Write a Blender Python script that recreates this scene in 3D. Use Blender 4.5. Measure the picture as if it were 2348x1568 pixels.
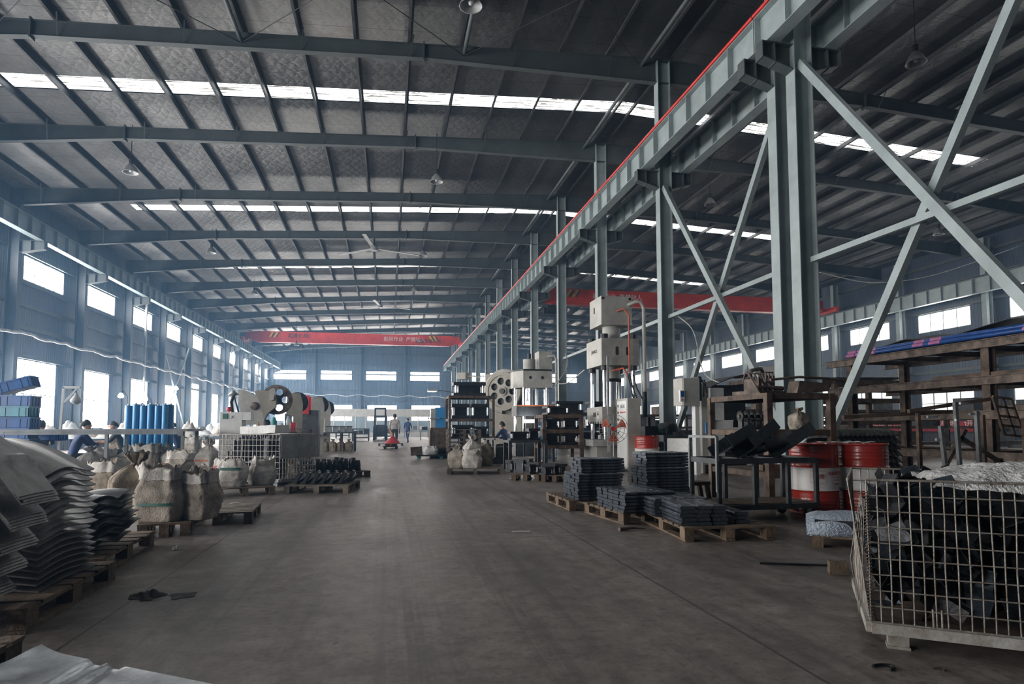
import bpy, math, random
from mathutils import Vector, Matrix, noise
import numpy as np
random.seed(7)
scene = bpy.context.scene
COL = scene.collection
for o in list(bpy.data.objects): bpy.data.objects.remove(o)

# ------------------------------------------------------------------ camera
W, H_ = 2348.0, 1568.0
FPX, YAW, PITCH, ROLL, HC = 1433.67, .2004, .0624, -.0022, 1.1
PX, PY = 1174 + 8.9, 784 + 105.0
_cy, _sy, _cp, _sp = math.cos(YAW), math.sin(YAW), math.cos(PITCH), math.sin(PITCH)
_R = Vector((_cy, -_sy, 0)); _F = Vector((_sy*_cp, _cy*_cp, _sp)); _U = Vector((-_sy*_sp, -_cy*_sp, _cp))
_c, _s = math.cos(ROLL), math.sin(ROLL)
CR, CU = _R*_c + _U*_s, _U*_c - _R*_s
cam = bpy.data.cameras.new('camera'); cam_ob = bpy.data.objects.new('camera', cam); COL.objects.link(cam_ob)
cam_ob.matrix_world = Matrix(((CR.x, CU.x, -_F.x, 0), (CR.y, CU.y, -_F.y, 0), (CR.z, CU.z, -_F.z, HC), (0, 0, 0, 1)))
cam.sensor_fit = 'HORIZONTAL'; cam.sensor_width = 36; cam.lens = FPX/W*36
cam.shift_x = -8.9/W; cam.shift_y = 105.0/W
cam.clip_start = .05; cam.clip_end = 500
scene.camera = cam_ob

def _ray(x, y):
    return _F + CR*((x-PX)/FPX) + CU*((PY-y)/FPX)
def fl(x, y, z=0.0):            # photo measurement -> point of the plane at height z
    d = _ray(x, y); t = (z-HC)/d.z
    return Vector((t*d.x, t*d.y, z))
def atY(x, y, Y):               # photo measurement -> point of the plane at distance Y
    d = _ray(x, y); t = Y/d.y
    return Vector((t*d.x, Y, HC+t*d.z))
def atX(x, y, X):
    d = _ray(x, y); t = X/d.x
    return Vector((X, t*d.y, HC+t*d.z))

# ------------------------------------------------------------------ world, exposure
WIN_E, SKY_E = 11.0, 5.0
wd = bpy.data.worlds.new('daylight'); scene.world = wd; wd.use_nodes = True
wn = wd.node_tree.nodes; wn['Background'].inputs[0].default_value = (.80, .90, 1, 1); wn['Background'].inputs[1].default_value = 1.0
# thin bluish dust in the air
vs_ = wd.node_tree.nodes.new('ShaderNodeVolumeScatter'); vs_.inputs['Color'].default_value = (.31, .60, 1, 1)
vs_.inputs['Density'].default_value = .0022; vs_.inputs['Anisotropy'].default_value = .72
wd.node_tree.links.new(vs_.outputs[0], wd.node_tree.nodes['World Output'].inputs['Volume'])
try: wd.cycles.homogeneous_volume = True
except Exception: pass
scene.view_settings.view_transform = 'Standard'; scene.view_settings.look = 'None'
scene.view_settings.gamma = 1; scene.view_settings.exposure = 1.35
scene.view_settings.use_curve_mapping = False
cy = scene.cycles
cy.use_denoising = True; cy.max_bounces = 7; cy.diffuse_bounces = 4; cy.glossy_bounces = 3
cy.transmission_bounces = 4; cy.transparent_max_bounces = 8; cy.volume_bounces = 0
cy.sample_clamp_indirect = 4.0; cy.caustics_reflective = False; cy.caustics_refractive = False
cy.use_light_tree = True; cy.use_adaptive_sampling = True; cy.adaptive_threshold = .03

# ------------------------------------------------------------------ materials
M = {}
def mat(name, col, rough=.6, metal=0.0, var=.25, scale=4.0, bump=0.0, bscale=30.0, col2=None, streak=None, spec=.5, thresh=None, coat=0):
    m = bpy.data.materials.new(name); m.use_nodes = True
    nt = m.node_tree; n = nt.nodes; l = nt.links; b = n['Principled BSDF']
    b.inputs['Roughness'].default_value = rough; b.inputs['Metallic'].default_value = metal
    b.inputs['Specular IOR Level'].default_value = spec; b.inputs['Coat Weight'].default_value = coat
    tc = n.new('ShaderNodeTexCoord'); src = tc.outputs['Object']
    if streak:
        mp = n.new('ShaderNodeMapping'); mp.inputs['Scale'].default_value = streak; l.new(src, mp.inputs[0]); src = mp.outputs[0]
    nz = n.new('ShaderNodeTexNoise'); nz.inputs['Scale'].default_value = scale; nz.inputs['Detail'].default_value = 6
    nz.inputs['Roughness'].default_value = .65; l.new(src, nz.inputs['Vector'])
    rp = n.new('ShaderNodeValToRGB'); c2 = col2 or tuple(max(0, c*(1-var*1.6)) for c in col); c1 = col if col2 else tuple(min(1, c*(1+var*.6)) for c in col)
    lo, hi = thresh or (.32, .68)
    rp.color_ramp.elements[0].position = lo; rp.color_ramp.elements[1].position = hi
    rp.color_ramp.elements[0].color = (*c2, 1); rp.color_ramp.elements[1].color = (*c1, 1)
    l.new(nz.outputs[0], rp.inputs[0]); l.new(rp.outputs[0], b.inputs['Base Color'])
    if bump:
        n2 = n.new('ShaderNodeTexNoise'); n2.inputs['Scale'].default_value = bscale; n2.inputs['Detail'].default_value = 4; l.new(src, n2.inputs['Vector'])
        bp = n.new('ShaderNodeBump'); bp.inputs['Strength'].default_value = bump; bp.inputs['Distance'].default_value = .02
        l.new(n2.outputs[0], bp.inputs['Height']); l.new(bp.outputs[0], b.inputs['Normal'])
    M[name] = m; return m
def emat(name, col, s):
    m = bpy.data.materials.new(name); m.use_nodes = True; n = m.node_tree.nodes; b = n['Principled BSDF']
    b.inputs['Base Color'].default_value = (.8, .8, .8, 1); b.inputs['Roughness'].default_value = .25
    b.inputs['Emission Color'].default_value = (*col, 1); b.inputs['Emission Strength'].default_value = s
    M[name] = m; return m
class NT:                       # tiny helper for hand-wired materials
    def __init__(s, name, rough=.6, metal=0):
        s.m = bpy.data.materials.new(name); s.m.use_nodes = True; s.t = s.m.node_tree; s.b = s.t.nodes['Principled BSDF']
        s.b.inputs['Roughness'].default_value = rough; s.b.inputs['Metallic'].default_value = metal; M[name] = s.m
        s.oc = s.t.nodes.new('ShaderNodeTexCoord').outputs['Object']
    def n(s, typ, **kw):
        nd = s.t.nodes.new('ShaderNode'+typ)
        for k, v in kw.items():
            if k.startswith('i_'):
                key = k[2:]; nd.inputs[int(key) if key.isdigit() else key.replace('_', ' ')].default_value = v
            else: setattr(nd, k, v)
        return nd
    def l(s, a, b): s.t.links.new(a, b)
    def noise(s, scale, vec=None, detail=6, rough=.6):
        nd = s.n('TexNoise', i_Scale=scale, i_Detail=detail, i_Roughness=rough); s.l(vec or s.oc, nd.inputs['Vector']); return nd.outputs[0]
    def map(s, sc, rot=(0, 0, 0), vec=None):
        nd = s.n('Mapping'); nd.inputs['Scale'].default_value = sc; nd.inputs['Rotation'].default_value = rot; s.l(vec or s.oc, nd.inputs[0]); return nd.outputs[0]
    def ramp(s, fac, stops):
        nd = s.n('ValToRGB'); e = nd.color_ramp.elements
        while len(e) < len(stops): e.new(.5)
        for k, (p, c) in enumerate(stops):
            e[k].position = p; e[k].color = (*(c if isinstance(c, tuple) else (c, c, c)), 1)
        s.l(fac, nd.inputs[0]); return nd.outputs[0]
    def mix(s, fac, a, b, mode='MIX'):
        nd = s.n('Mix', data_type='RGBA', blend_type=mode)
        for sock, v in ((nd.inputs[0], fac), (nd.inputs[6], a), (nd.inputs[7], b)):
            if isinstance(v, (int, float)): sock.default_value = v
            elif isinstance(v, tuple): sock.default_value = (*v, 1)
            else: s.l(v, sock)
        return nd.outputs[2]
    def math(s, op, a, b=None):
        nd = s.n('Math', operation=op)
        for k, v in enumerate((a, b)):
            if v is None: continue
            if isinstance(v, (int, float)): nd.inputs[k].default_value = v
            else: s.l(v, nd.inputs[k])
        return nd.outputs[0]
    def bump(s, h, strength=.3, dist=.02):
        nd = s.n('Bump', i_Strength=strength, i_Distance=dist); s.l(h, nd.inputs['Height']); s.l(nd.outputs[0], s.b.inputs['Normal'])
    def col(s, c): s.l(c, s.b.inputs['Base Color'])

mat('frame_steel', (.066, .080, .083), .55, 0, .18, 1.2)
mat('frame_steel_pale', (.29, .345, .355), .5, 0, .15, 1.5)
mat('purlin_steel', (.06, .064, .068), .55, .2, .3, 2)
mat('red_paint', (.50, .032, .012), .45, 0, .2, 1.5)
mat('rail_red', (.55, .018, .012), .4, 0, .15, 3)
emat('window_glass', (1.0, .985, .97), WIN_E); emat('window_glass_right', (1.0, .985, .97), 4.5); emat('window_glass_dim', (.90, .96, .98), .55)
mat('window_frame', (.30, .33, .34), .5); mat('column_steel_shaded', (.050, .066, .080), .55, 0, .18, 1.2)  # left wall columns: darker copy of the frame paint, backlit shade put in
mat('white_paint', (.62, .63, .62), .45, 0, .12, 2)
mat('dark_metal', (.022, .024, .028), .5, .3, .4, 6)
mat('galvanised', (.40, .43, .45), .38, .75, .3, 9)
mat('cable_white', (.5, .5, .49), .6)
def wall_mat(name, axis, col):
    k = NT(name, .5)
    sx = k.n('SeparateXYZ'); k.l(k.oc, sx.inputs[0]); a = sx.outputs[axis]
    w = k.math('ABSOLUTE', k.math('SINE', k.math('MULTIPLY', a, math.pi/.19)))
    rib = k.ramp(w, [(.55, 0.0), (.85, 1.0)])
    dirt = k.ramp(k.noise(.35), [(.35, tuple(c*.72 for c in col)), (.7, col)])
    k.col(dirt); k.bump(rib, .8, .03); return k.m
wall_mat('wall_sheet_y', 1, (.055, .078, .112)); wall_mat('wall_sheet_x', 0, (.075, .10, .135))  # off-white sheets in blue-grey: shade and haze tint put into the base colour
# roof foil: quilted silver insulation, dull in places, rusty stains
k = NT('roof_foil', .36, .9)
sx = k.n('SeparateXYZ'); k.l(k.oc, sx.inputs[0]); X, Y = sx.outputs[0], sx.outputs[1]
wob = k.math('MULTIPLY', k.noise(1.3), .5)
d1 = k.math('ABSOLUTE', k.math('SINE', k.math('MULTIPLY', k.math('ADD', k.math('ADD', X, k.math('MULTIPLY', Y, .62)), wob), 8.0)))
d2 = k.math('ABSOLUTE', k.math('SINE', k.math('MULTIPLY', k.math('ADD', k.math('SUBTRACT', X, k.math('MULTIPLY', Y, .62)), wob), 8.0)))
q = k.math('MINIMUM', d1, d2)
crump = k.noise(4.0, k.map((.6, 4.2, 1), (0, 0, .22)), 6, .72)
seam = k.ramp(k.math('FRACT', k.math('MULTIPLY', Y, 1/1.18)), [(0.0, 0.0), (.03, 1.0)])
dark = k.ramp(k.noise(.22), [(.35, (.115, .115, .115)), (.7, (.29, .29, .288))])
stain = k.ramp(k.noise(.45, k.map((.5, 1.6, 1))), [(.70, 0.0), (.78, 1.0)])
k.col(k.mix(k.math('MULTIPLY', stain, .55), k.mix(seam, (.06, .06, .06), dark), (.16, .12, .10)))
hgt = k.math('ADD', k.math('MULTIPLY', q, .26), k.math('MULTIPLY', crump, 1.8))
k.bump(hgt, .8, .07)
# translucent corrugated rooflight sheet
k = NT('rooflight_sheet', .4)
sx = k.n('SeparateXYZ'); k.l(k.oc, sx.inputs[0])
band = k.noise(2.4, k.map((.30, 3.2, 1)), 5, .75)
rib = k.math('ABSOLUTE', k.math('SINE', k.math('MULTIPLY', sx.outputs[1], math.pi/.172)))
band = k.math('ADD', k.math('MULTIPLY', band, .8), k.math('MULTIPLY', k.math('POWER', rib, .5), .22))
e = k.ramp(band, [(.525, (.02, .018, .014)), (.565, (.75, .77, .78)), (.62, (1, 1, 1))])
k.col(k.ramp(band, [(.42, .15), (.5, .7)]))
k.l(e, k.b.inputs['Emission Color']); k.b.inputs['Emission Strength'].default_value = SKY_E*.45
# concrete floor
k = NT('floor_concrete', .55)
sx = k.n('SeparateXYZ'); k.l(k.oc, sx.inputs[0]); X, Y = sx.outputs[0], sx.outputs[1]
big = k.noise(.35, None, 8, .62); med = k.noise(2.2, k.map((1, .35, 1)), 8, .7); fine = k.noise(26, None, 6, .7)
base = k.ramp(big, [(.36, (.074, .063, .057)), (.62, (.255, .222, .203))])
base = k.mix(.55, base, k.ramp(med, [(.36, (.074, .063, .057)), (.62, (.270, .237, .217))]))
base = k.mix(k.math('MULTIPLY', k.ramp(fine, [(.3, 1.0), (.5, 0.0)]), .45), base, (.07, .064, .06))
blo = k.ramp(k.noise(6.5, None, 7, .72), [(.36, 0.0), (.62, 1.0)])
base = k.mix(.75, base, k.mix(blo, k.mix(1.0, base, (.52, .50, .48), 'MULTIPLY'), k.mix(1.0, base, (1.28, 1.27, 1.25), 'MULTIPLY')))
scr = k.ramp(k.noise(5, k.map((.9, .10, 1), (0, 0, .5)), 10, .75), [(.665, 0.0), (.69, 1.0)])
base = k.mix(k.math('MULTIPLY', scr, .6), base, (.34, .33, .32))
trk = k.ramp(k.noise(1.2, k.map((2.6, .05, 1), (0, 0, -.06)), 6, .7), [(.38, 1.0), (.5, 0.0)])
base = k.mix(k.math('MULTIPLY', trk, .6), base, (.055, .05, .047))
def joint(ax, off, per, w):
    f = k.math('FRACT', k.math('ADD', k.math('DIVIDE', k.math('SUBTRACT', ax, off), per), .5))
    return k.math('LESS_THAN', k.math('ABSOLUTE', k.math('SUBTRACT', f, .5)), w/per)
wX = k.math('ADD', X, k.math('MULTIPLY', k.noise(1.1, None, 2), .03))
wY = k.math('ADD', Y, k.math('MULTIPLY', k.noise(1.1, None, 2), .03))
jt = k.math('MAXIMUM', joint(wX, -1.585, 3.46, .009), joint(wY, 1.2, 5.0, .007))
k.col(k.mix(k.math('MULTIPLY', jt, .8), base, (.022, .02, .018)))
spk = k.ramp(k.noise(9, None, 3, .5), [(.70, 0.0), (.72, 1.0)])
base = k.mix(k.math('MULTIPLY', spk, .5), base, (.03, .028, .026)); k.col(k.mix(k.math('MULTIPLY', jt, .8), base, (.022, .02, .018)))
rr = k.ramp(med, [(.3, .34), (.7, .55)]); k.l(rr, k.b.inputs['Roughness'])
k.bump(k.math('ADD', fine, k.math('MULTIPLY', big, 2)), .12, .02)

# ------------------------------------------------------------------ mesh builder
def frame_of(d, up=(0, 0, 1)):
    d = Vector(d).normalized(); u = Vector(up)
    if abs(d.dot(u)) > .999: u = Vector((0, 1, 0)) if abs(d.y) < .9 else Vector((1, 0, 0))
    s = d.cross(u).normalized(); return s, s.cross(d).normalized(), d
class MB:
    def __init__(s): s.v = []; s.f = []; s.sm = []
    def add(s, vs, fs, sm=False):
        b = len(s.v); s.v += [tuple(v) for v in vs]; s.f += [tuple(b+i for i in f) for f in fs]; s.sm += [sm]*len(fs); return s
    def box(s, c, d, rz=0, m=None):
        x, y, z = d[0]/2, d[1]/2, d[2]/2
        vs = [Vector((a*x, b*y, e*z)) for e in (-1, 1) for b in (-1, 1) for a in (-1, 1)]
        R = m or Matrix.Rotation(rz, 3, 'Z'); c = Vector(c)
        return s.add([R@v+c for v in vs], [(0, 2, 3, 1), (4, 5, 7, 6), (0, 1, 5, 4), (2, 6, 7, 3), (0, 4, 6, 2), (1, 3, 7, 5)])
    def b2(s, x0, x1, y0, y1, z0, z1): return s.box(((x0+x1)/2, (y0+y1)/2, (z0+z1)/2), (abs(x1-x0), abs(y1-y0), abs(z1-z0)))
    def bar(s, p, q, w, h, up=(0, 0, 1), off=(0, 0)):
        p, q = Vector(p), Vector(q); a, u, d = frame_of(q-p, up)
        vs = [o+a*(off[0]+i*w/2)+u*(off[1]+j*h/2) for o in (p, q) for i, j in ((-1, -1), (1, -1), (1, 1), (-1, 1))]
        return s.add(vs, [(3, 2, 1, 0), (4, 5, 6, 7), (0, 1, 5, 4), (1, 2, 6, 5), (2, 3, 7, 6), (3, 0, 4, 7)])
    def ibeam(s, p, q, dep, wid, tf=.016, tw=.010, up=(0, 0, 1)):
        s.bar(p, q, wid, tf, up, (0, dep/2-tf/2)); s.bar(p, q, wid, tf, up, (0, -dep/2+tf/2)); return s.bar(p, q, tw, dep-2*tf, up)
    def angle(s, p, q, w, t=.006, up=(0, 0, 1)):
        s.bar(p, q, w, t, up, (0, -w/2)); return s.bar(p, q, t, w, up, (-w/2, 0))
    def cyl(s, p, q, r0, r1=None, n=16, cap=True, sm=True):
        r1 = r0 if r1 is None else r1; p, q = Vector(p), Vector(q); a, u, d = frame_of(q-p)
        vs = [o+(a*math.cos(t)+u*math.sin(t))*r for o, r in ((p, r0), (q, r1)) for t in [2*math.pi*i/n for i in range(n)]]
        s.add(vs, [(i, (i+1) % n, n+(i+1) % n, n+i) for i in range(n)], sm)
        if cap: s.add(vs, [tuple(range(n))[::-1], tuple(range(n, 2*n))])
        return s
    def tube(s, pts, r, n=8, sm=True, closed=False, cap=True):
        pts = [Vector(p) for p in pts]; N = len(pts); up = None; vs = []
        for i, p in enumerate(pts):
            t = (pts[(i+1) % N] if closed or i < N-1 else p) - (pts[i-1] if closed or i > 0 else p)
            if t.length < 1e-9: t = Vector((0, 0, 1))
            t.normalize()
            if up is None: a, u, _ = frame_of(t)
            else:
                u = (up - t*up.dot(t)); u = u.normalized() if u.length > 1e-6 else frame_of(t)[1]; a = u.cross(t)*-1; a = t.cross(u)
            up = u; rr = r[i] if isinstance(r, (list, tuple)) else r
            vs += [p+(a*math.cos(2*math.pi*k/n)+u*math.sin(2*math.pi*k/n))*rr for k in range(n)]
        fs = []
        for i in range(N if closed else N-1):
            j = (i+1) % N; fs += [(i*n+k, i*n+(k+1) % n, j*n+(k+1) % n, j*n+k) for k in range(n)]
        s.add(vs, fs, sm)
        if cap and not closed: s.add(vs, [tuple(range(n))[::-1], tuple(range((N-1)*n, N*n))])
        return s
    def lathe(s, prof, n=24, o=(0, 0, 0), axis=(0, 0, 1), sm=True, a0=0, a1=2*math.pi):
        o = Vector(o); a, u, d = frame_of(axis, (0, 1, 0)) if abs(Vector(axis).z) > .9 else frame_of(axis); full = abs(a1-a0-2*math.pi) < 1e-6
        m = n if full else n+1; vs = []
        for r, z in prof:
            vs += [o+d*z+(a*math.cos(a0+(a1-a0)*k/n)+u*math.sin(a0+(a1-a0)*k/n))*max(r, 1e-4) for k in range(m)]
        fs = [(i*m+k, i*m+(k+1) % m, (i+1)*m+(k+1) % m, (i+1)*m+k) for i in range(len(prof)-1) for k in range(n)]
        return s.add(vs, fs, sm)
    def prism(s, poly, h0, h1, fx=lambda a, b, h: (a, b, h), sm=False):
        n = len(poly); vs = [fx(a, b, h) for h in (h0, h1) for a, b in poly]
        s.add(vs, [tuple(range(n))[::-1], tuple(range(n, 2*n))]); return s.add(vs, [(i, (i+1) % n, n+(i+1) % n, n+i) for i in range(n)], sm)
    def sheet(s, fn, nu, nv, th=0.0, sm=True):          # fn(u, v) -> point; thickened downwards along its normal
        P = [[Vector(fn(i/nu, j/nv)) for j in range(nv+1)] for i in range(nu+1)]; w = nv+1
        top = [p for r in P for p in r]; q = [(i*w+j, (i+1)*w+j, (i+1)*w+j+1, i*w+j+1) for i in range(nu) for j in range(nv)]
        if not th: return s.add(top, q, sm)
        bot = []
        for i in range(nu+1):
            for j in range(nv+1):
                du = P[min(i+1, nu)][j]-P[max(i-1, 0)][j]; dv = P[i][min(j+1, nv)]-P[i][max(j-1, 0)]
                nn = du.cross(dv); nn = nn.normalized() if nn.length > 1e-9 else Vector((0, 0, 1)); bot.append(P[i][j]-nn*th)
        N = len(top); s.add(top, q, sm); s.add(bot, [f[::-1] for f in q], sm)
        rim = [i*w for i in range(nu+1)] + [nu*w+j for j in range(1, nv+1)] + [i*w+nv for i in range(nu-1, -1, -1)] + [j for j in range(nv-1, 0, -1)]
        al = top+bot; R = len(rim)
        return s.add(al, [(rim[i], N+rim[i], N+rim[(i+1) % R], rim[(i+1) % R]) for i in range(R)])
    def mesh(s, name):
        me = bpy.data.meshes.new(name); me.from_pydata(s.v, [], s.f)
        me.polygons.foreach_set('use_smooth', s.sm); me.update(); return me
    def build(s, name, material, parent=None, loc=None, rot=None, **tags):
        me = s.mesh(name); me.materials.append(M[material] if isinstance(material, str) else material)
        return link(name, me, parent, loc, rot, **tags)
def link(name, me, parent=None, loc=None, rot=None, **tags):
    o = bpy.data.objects.new(name, me); COL.objects.link(o)
    if parent is not None: o.parent = parent
    if loc is not None: o.location = loc
    if rot is not None: o.rotation_euler = rot
    for k, v in tags.items(): o[k] = v
    return o
def tag(o, label, cat, group=None, kind=None):
    o['label'] = label; o['category'] = cat
    if group: o['group'] = group
    if kind: o['kind'] = kind
    return o
def thing(name, label, cat, loc=(0, 0, 0), rz=0, group=None, rot=None):
    o = bpy.data.objects.new(name, None); COL.objects.link(o); o.empty_display_size = .1
    o.location = loc; o.rotation_euler = rot or (0, 0, rz); return tag(o, label, cat, group)
def dup(root, loc, rz=0, label=None, group=None, rot=None, scale=None):
    r = root.copy(); COL.objects.link(r); r.location = loc; r.rotation_euler = rot or (0, 0, rz)
    if scale is not None: r.scale = scale
    if label: r['label'] = label
    if group: r['group'] = group
    for ch in list(root.children):
        c = ch.copy(); COL.objects.link(c); c.parent = r
        for g in list(ch.children):
            d = g.copy(); COL.objects.link(d); d.parent = c
    return r
ORD = 'nearest second third fourth fifth sixth seventh eighth ninth tenth eleventh twelfth thirteenth fourteenth fifteenth sixteenth seventeenth eighteenth nineteenth twentieth'.split()
def nth(i):
    if i < 20: return ORD[i]
    return '%d%s' % (i+1, {1: 'st', 2: 'nd', 3: 'rd'}.get((i+1) % 10, 'th'))
def text(name, body, size, material, parent, loc, rot, ext=.002, align='CENTER', sx=1.0, **tags):
    cu = bpy.data.curves.new(name, 'FONT'); cu.body = body; cu.size = size; cu.extrude = ext
    cu.align_x = align; cu.align_y = 'CENTER'; cu.resolution_u = 3
    t = bpy.data.objects.new(name, cu); COL.objects.link(t)
    dg = bpy.context.evaluated_depsgraph_get(); me = bpy.data.meshes.new_from_object(t.evaluated_get(dg))
    bpy.data.objects.remove(t); bpy.data.curves.remove(cu)
    me.materials.clear(); me.materials.append(M[material])
    o = link(name, me, parent, loc, rot, **tags); o.scale = (sx, 1, 1); return o
# ================================================================== THE HALL
XL, XM, XR = -16.15, 8.45, 33.0          # left wall, middle column row, right wall
Y0, YE = -7.0, 90.2
ZT = 12.82; SL, SR = .0585, .049
def ztop(x): return ZT - (SL*(XM-x) if x < XM else SR*(x-XM))     # top of the rafters
S = dict(kind='structure')
def st(o, label, cat, group=None): return tag(o, label, cat, group, 'structure')
# floor
st(MB().add([(XL, Y0, 0), (XR, Y0, 0), (XR, YE, 0), (XL, YE, 0)], [(0, 1, 2, 3)]).build('floor', 'floor_concrete'), 'worn grey concrete factory floor with dark joints', 'floor')
# walls with window openings
UW = [31.55+6*i for i in range(-6, 10)]                            # left upper windows
RW = [29.95+6*i for i in range(-4, 10)]
EW = [-15.45+6.126*i for i in range(4)]
def wall_y(name, X, zt, rows, material, label):
    """wall in the plane x = X with rows of openings (z0, z1, [(y0, y1)...])"""
    mb = MB(); zs = 0.0
    for z0, z1, ops in rows:
        mb.b2(X-.05, X+.05, Y0, YE, zs, z0); y = Y0
        for a, b in ops:
            if a > y: mb.b2(X-.05, X+.05, y, a, z0, z1)
            y = b
        mb.b2(X-.05, X+.05, y, YE, z0, z1); zs = z1
    mb.b2(X-.05, X+.05, Y0, YE, zs, zt)
    return st(mb.build(name, material), label, 'wall')
LWL = [(31.1+6*i, 34.75+6*i) for i in range(-6, 10) if i != 4]     # left lower windows; the fifth is a doorway
door = (55.0, 58.2)
low = sorted(LWL)
zU0, zU1 = 7.74, 8.90
mbw = MB()
rowsL = [(1.05, 4.22, low), (zU0, zU1, [(y, y+3.6) for y in UW])]
wall_y('wall_left', XL-.05, ztop(XL)+.25, rowsL, 'wall_sheet_y', 'shade-tinted ribbed sheet wall left with two rows of windows')
rowsR = [(1.05, 3.9, [(y, y+3.7) for y in RW]), (6.93, 8.1, [(y, y+3.7) for y in RW])]
wall_y('wall_right', XR+.05, ztop(XR)+.25, rowsR, 'wall_sheet_y', 'shade-tinted ribbed sheet wall right with high windows')
def wall_x(name, Y, wins, zrow, label, lowrow=None):
    mb = MB(); y0, y1 = Y, Y+.1
    z0, z1 = zrow
    def seg(xa, xb, za, zb):
        if xb > xa and zb > za: mb.b2(xa, xb, y0, y1, za, zb)
    zz = 0
    for (a, b, ops) in ([lowrow] if lowrow else []) + [(z0, z1, wins)]:
        seg(XL, XR, zz, a); x = XL
        for p, q in ops: seg(x, p, a, b); x = q
        seg(x, XR, a, b); zz = b
    for xa, xb in ((XL, XM), (XM, XR)):
        mb.add([(xa, y0, zz), (xb, y0, zz), (xb, y0, ztop(xb)+.25), (xa, y0, ztop(xa)+.25), (xa, y1, zz), (xb, y1, zz), (xb, y1, ztop(xb)+.25), (xa, y1, ztop(xa)+.25)],
               [(0, 1, 2, 3), (5, 4, 7, 6), (0, 4, 5, 1), (3, 2, 6, 7), (0, 3, 7, 4), (1, 5, 6, 2)])
    return st(mb.build(name, 'wall_sheet_x'), label, 'wall')
ewins = [(x, x+4.2) for x in EW]
elow = [(x+.2, x+4.3) for x in EW]
rwins = [(11.5+6.1*i, 15.5+6.1*i) for i in range(3)]
wall_x('wall_end', YE, ewins+rwins, (7.70, 8.98), 'haze-tinted gable wall at the far end with four wide windows', (2.0, 4.2, elow))
wall_x('wall_back', Y0-.1, [], (7, 7), 'ribbed sheet gable wall behind the viewpoint')
# windows: frame > pane, each one its own
wcount = [0]
def window(o, u, w, h, nx, nz, label, group, glass='window_glass'):
    """o corner, u unit direction along the wall"""
    wcount[0] += 1; n = wcount[0]; o = Vector(o); u = Vector(u); nrm = u.cross(Vector((0, 0, 1)))
    f = MB(); t = .05
    P = lambda a, z: o+u*a+Vector((0, 0, z))
    for a in [0+t/2, w-t/2]+[w*i/nx for i in range(1, nx)]: f.bar(P(a, 0), P(a, h), t if a in (t/2, w-t/2) else .055, .08, nrm)
    for z in [t/2, h-t/2]+[h*i/nz for i in range(1, nz)]: f.bar(P(0, z), P(w, z), .08, t if z in (t/2, h-t/2) else .04)
    fr = st(f.build('window_%d' % n, 'window_frame'), label, 'window', group)
    MB().add([P(.03, .03), P(w-.03, .03), P(w-.03, h-.03), P(.03, h-.03)], [(0, 1, 2, 3)]).build('pane', glass, fr)
k = 0
for y in UW:
    window((XL-.05, y, zU0), (0, 1, 0), 3.6, zU1-zU0, 4, 1, 'high white-lit window on left wall, %s along the wall' % nth(k), 'high windows of the left wall'); k += 1
k = 0
for a, b in low:
    window((XL-.05, a, 1.05), (0, 1, 0), b-a, 3.17, 4, 2, 'tall white-lit lower window on left wall, %s along the wall' % nth(k), 'lower windows of the left wall'); k += 1
for k, y in enumerate(RW):
    window((XR+.05, y+3.7, 6.93), (0, -1, 0), 3.7, 1.17, 4, 1, 'high white-lit window on right wall, %s along the wall' % nth(k), 'high windows of the right wall', 'window_glass_right')
    window((XR+.05, y+3.7, 1.05), (0, -1, 0), 3.7, 2.85, 4, 2, 'lower window on right wall behind racks, %s along the wall' % nth(k), 'lower windows of the right wall', 'window_glass_dim')
for k, (a, b) in enumerate(ewins+rwins):
    window((b, YE+.05, 7.70), (-1, 0, 0), b-a, 1.28, 2, 1, 'wide white-lit high window of the far end wall, %s from the left' % ('first' if k == 0 else nth(k)), 'high windows of the far end wall')
for k, (a, b) in enumerate(elow):
    window((b, YE+.05, 2.0), (-1, 0, 0), b-a, 2.2, 4, 1, 'white-lit low window of the far end wall over the office, %s from the left' % ('first' if k == 0 else nth(k)), 'low windows of the far end wall')
# tall bright doorway in the left wall
d = st(MB().bar((XL+.02, 55.0, 0), (XL+.02, 55.0, 4.8), .1, .1).bar((XL+.02, 58.2, 0), (XL+.02, 58.2, 4.8), .1, .1).bar((XL+.02, 55, 4.8), (XL+.02, 58.2, 4.8), .1, .1).build('door_1', 'window_frame'), 'tall bright glazed door in left wall', 'door')
MB().add([(XL+.03, 55.05, .05), (XL+.03, 58.15, .05), (XL+.03, 58.15, 4.75), (XL+.03, 55.05, 4.75)], [(3, 2, 1, 0)]).build('pane', 'window_glass', d)

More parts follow.
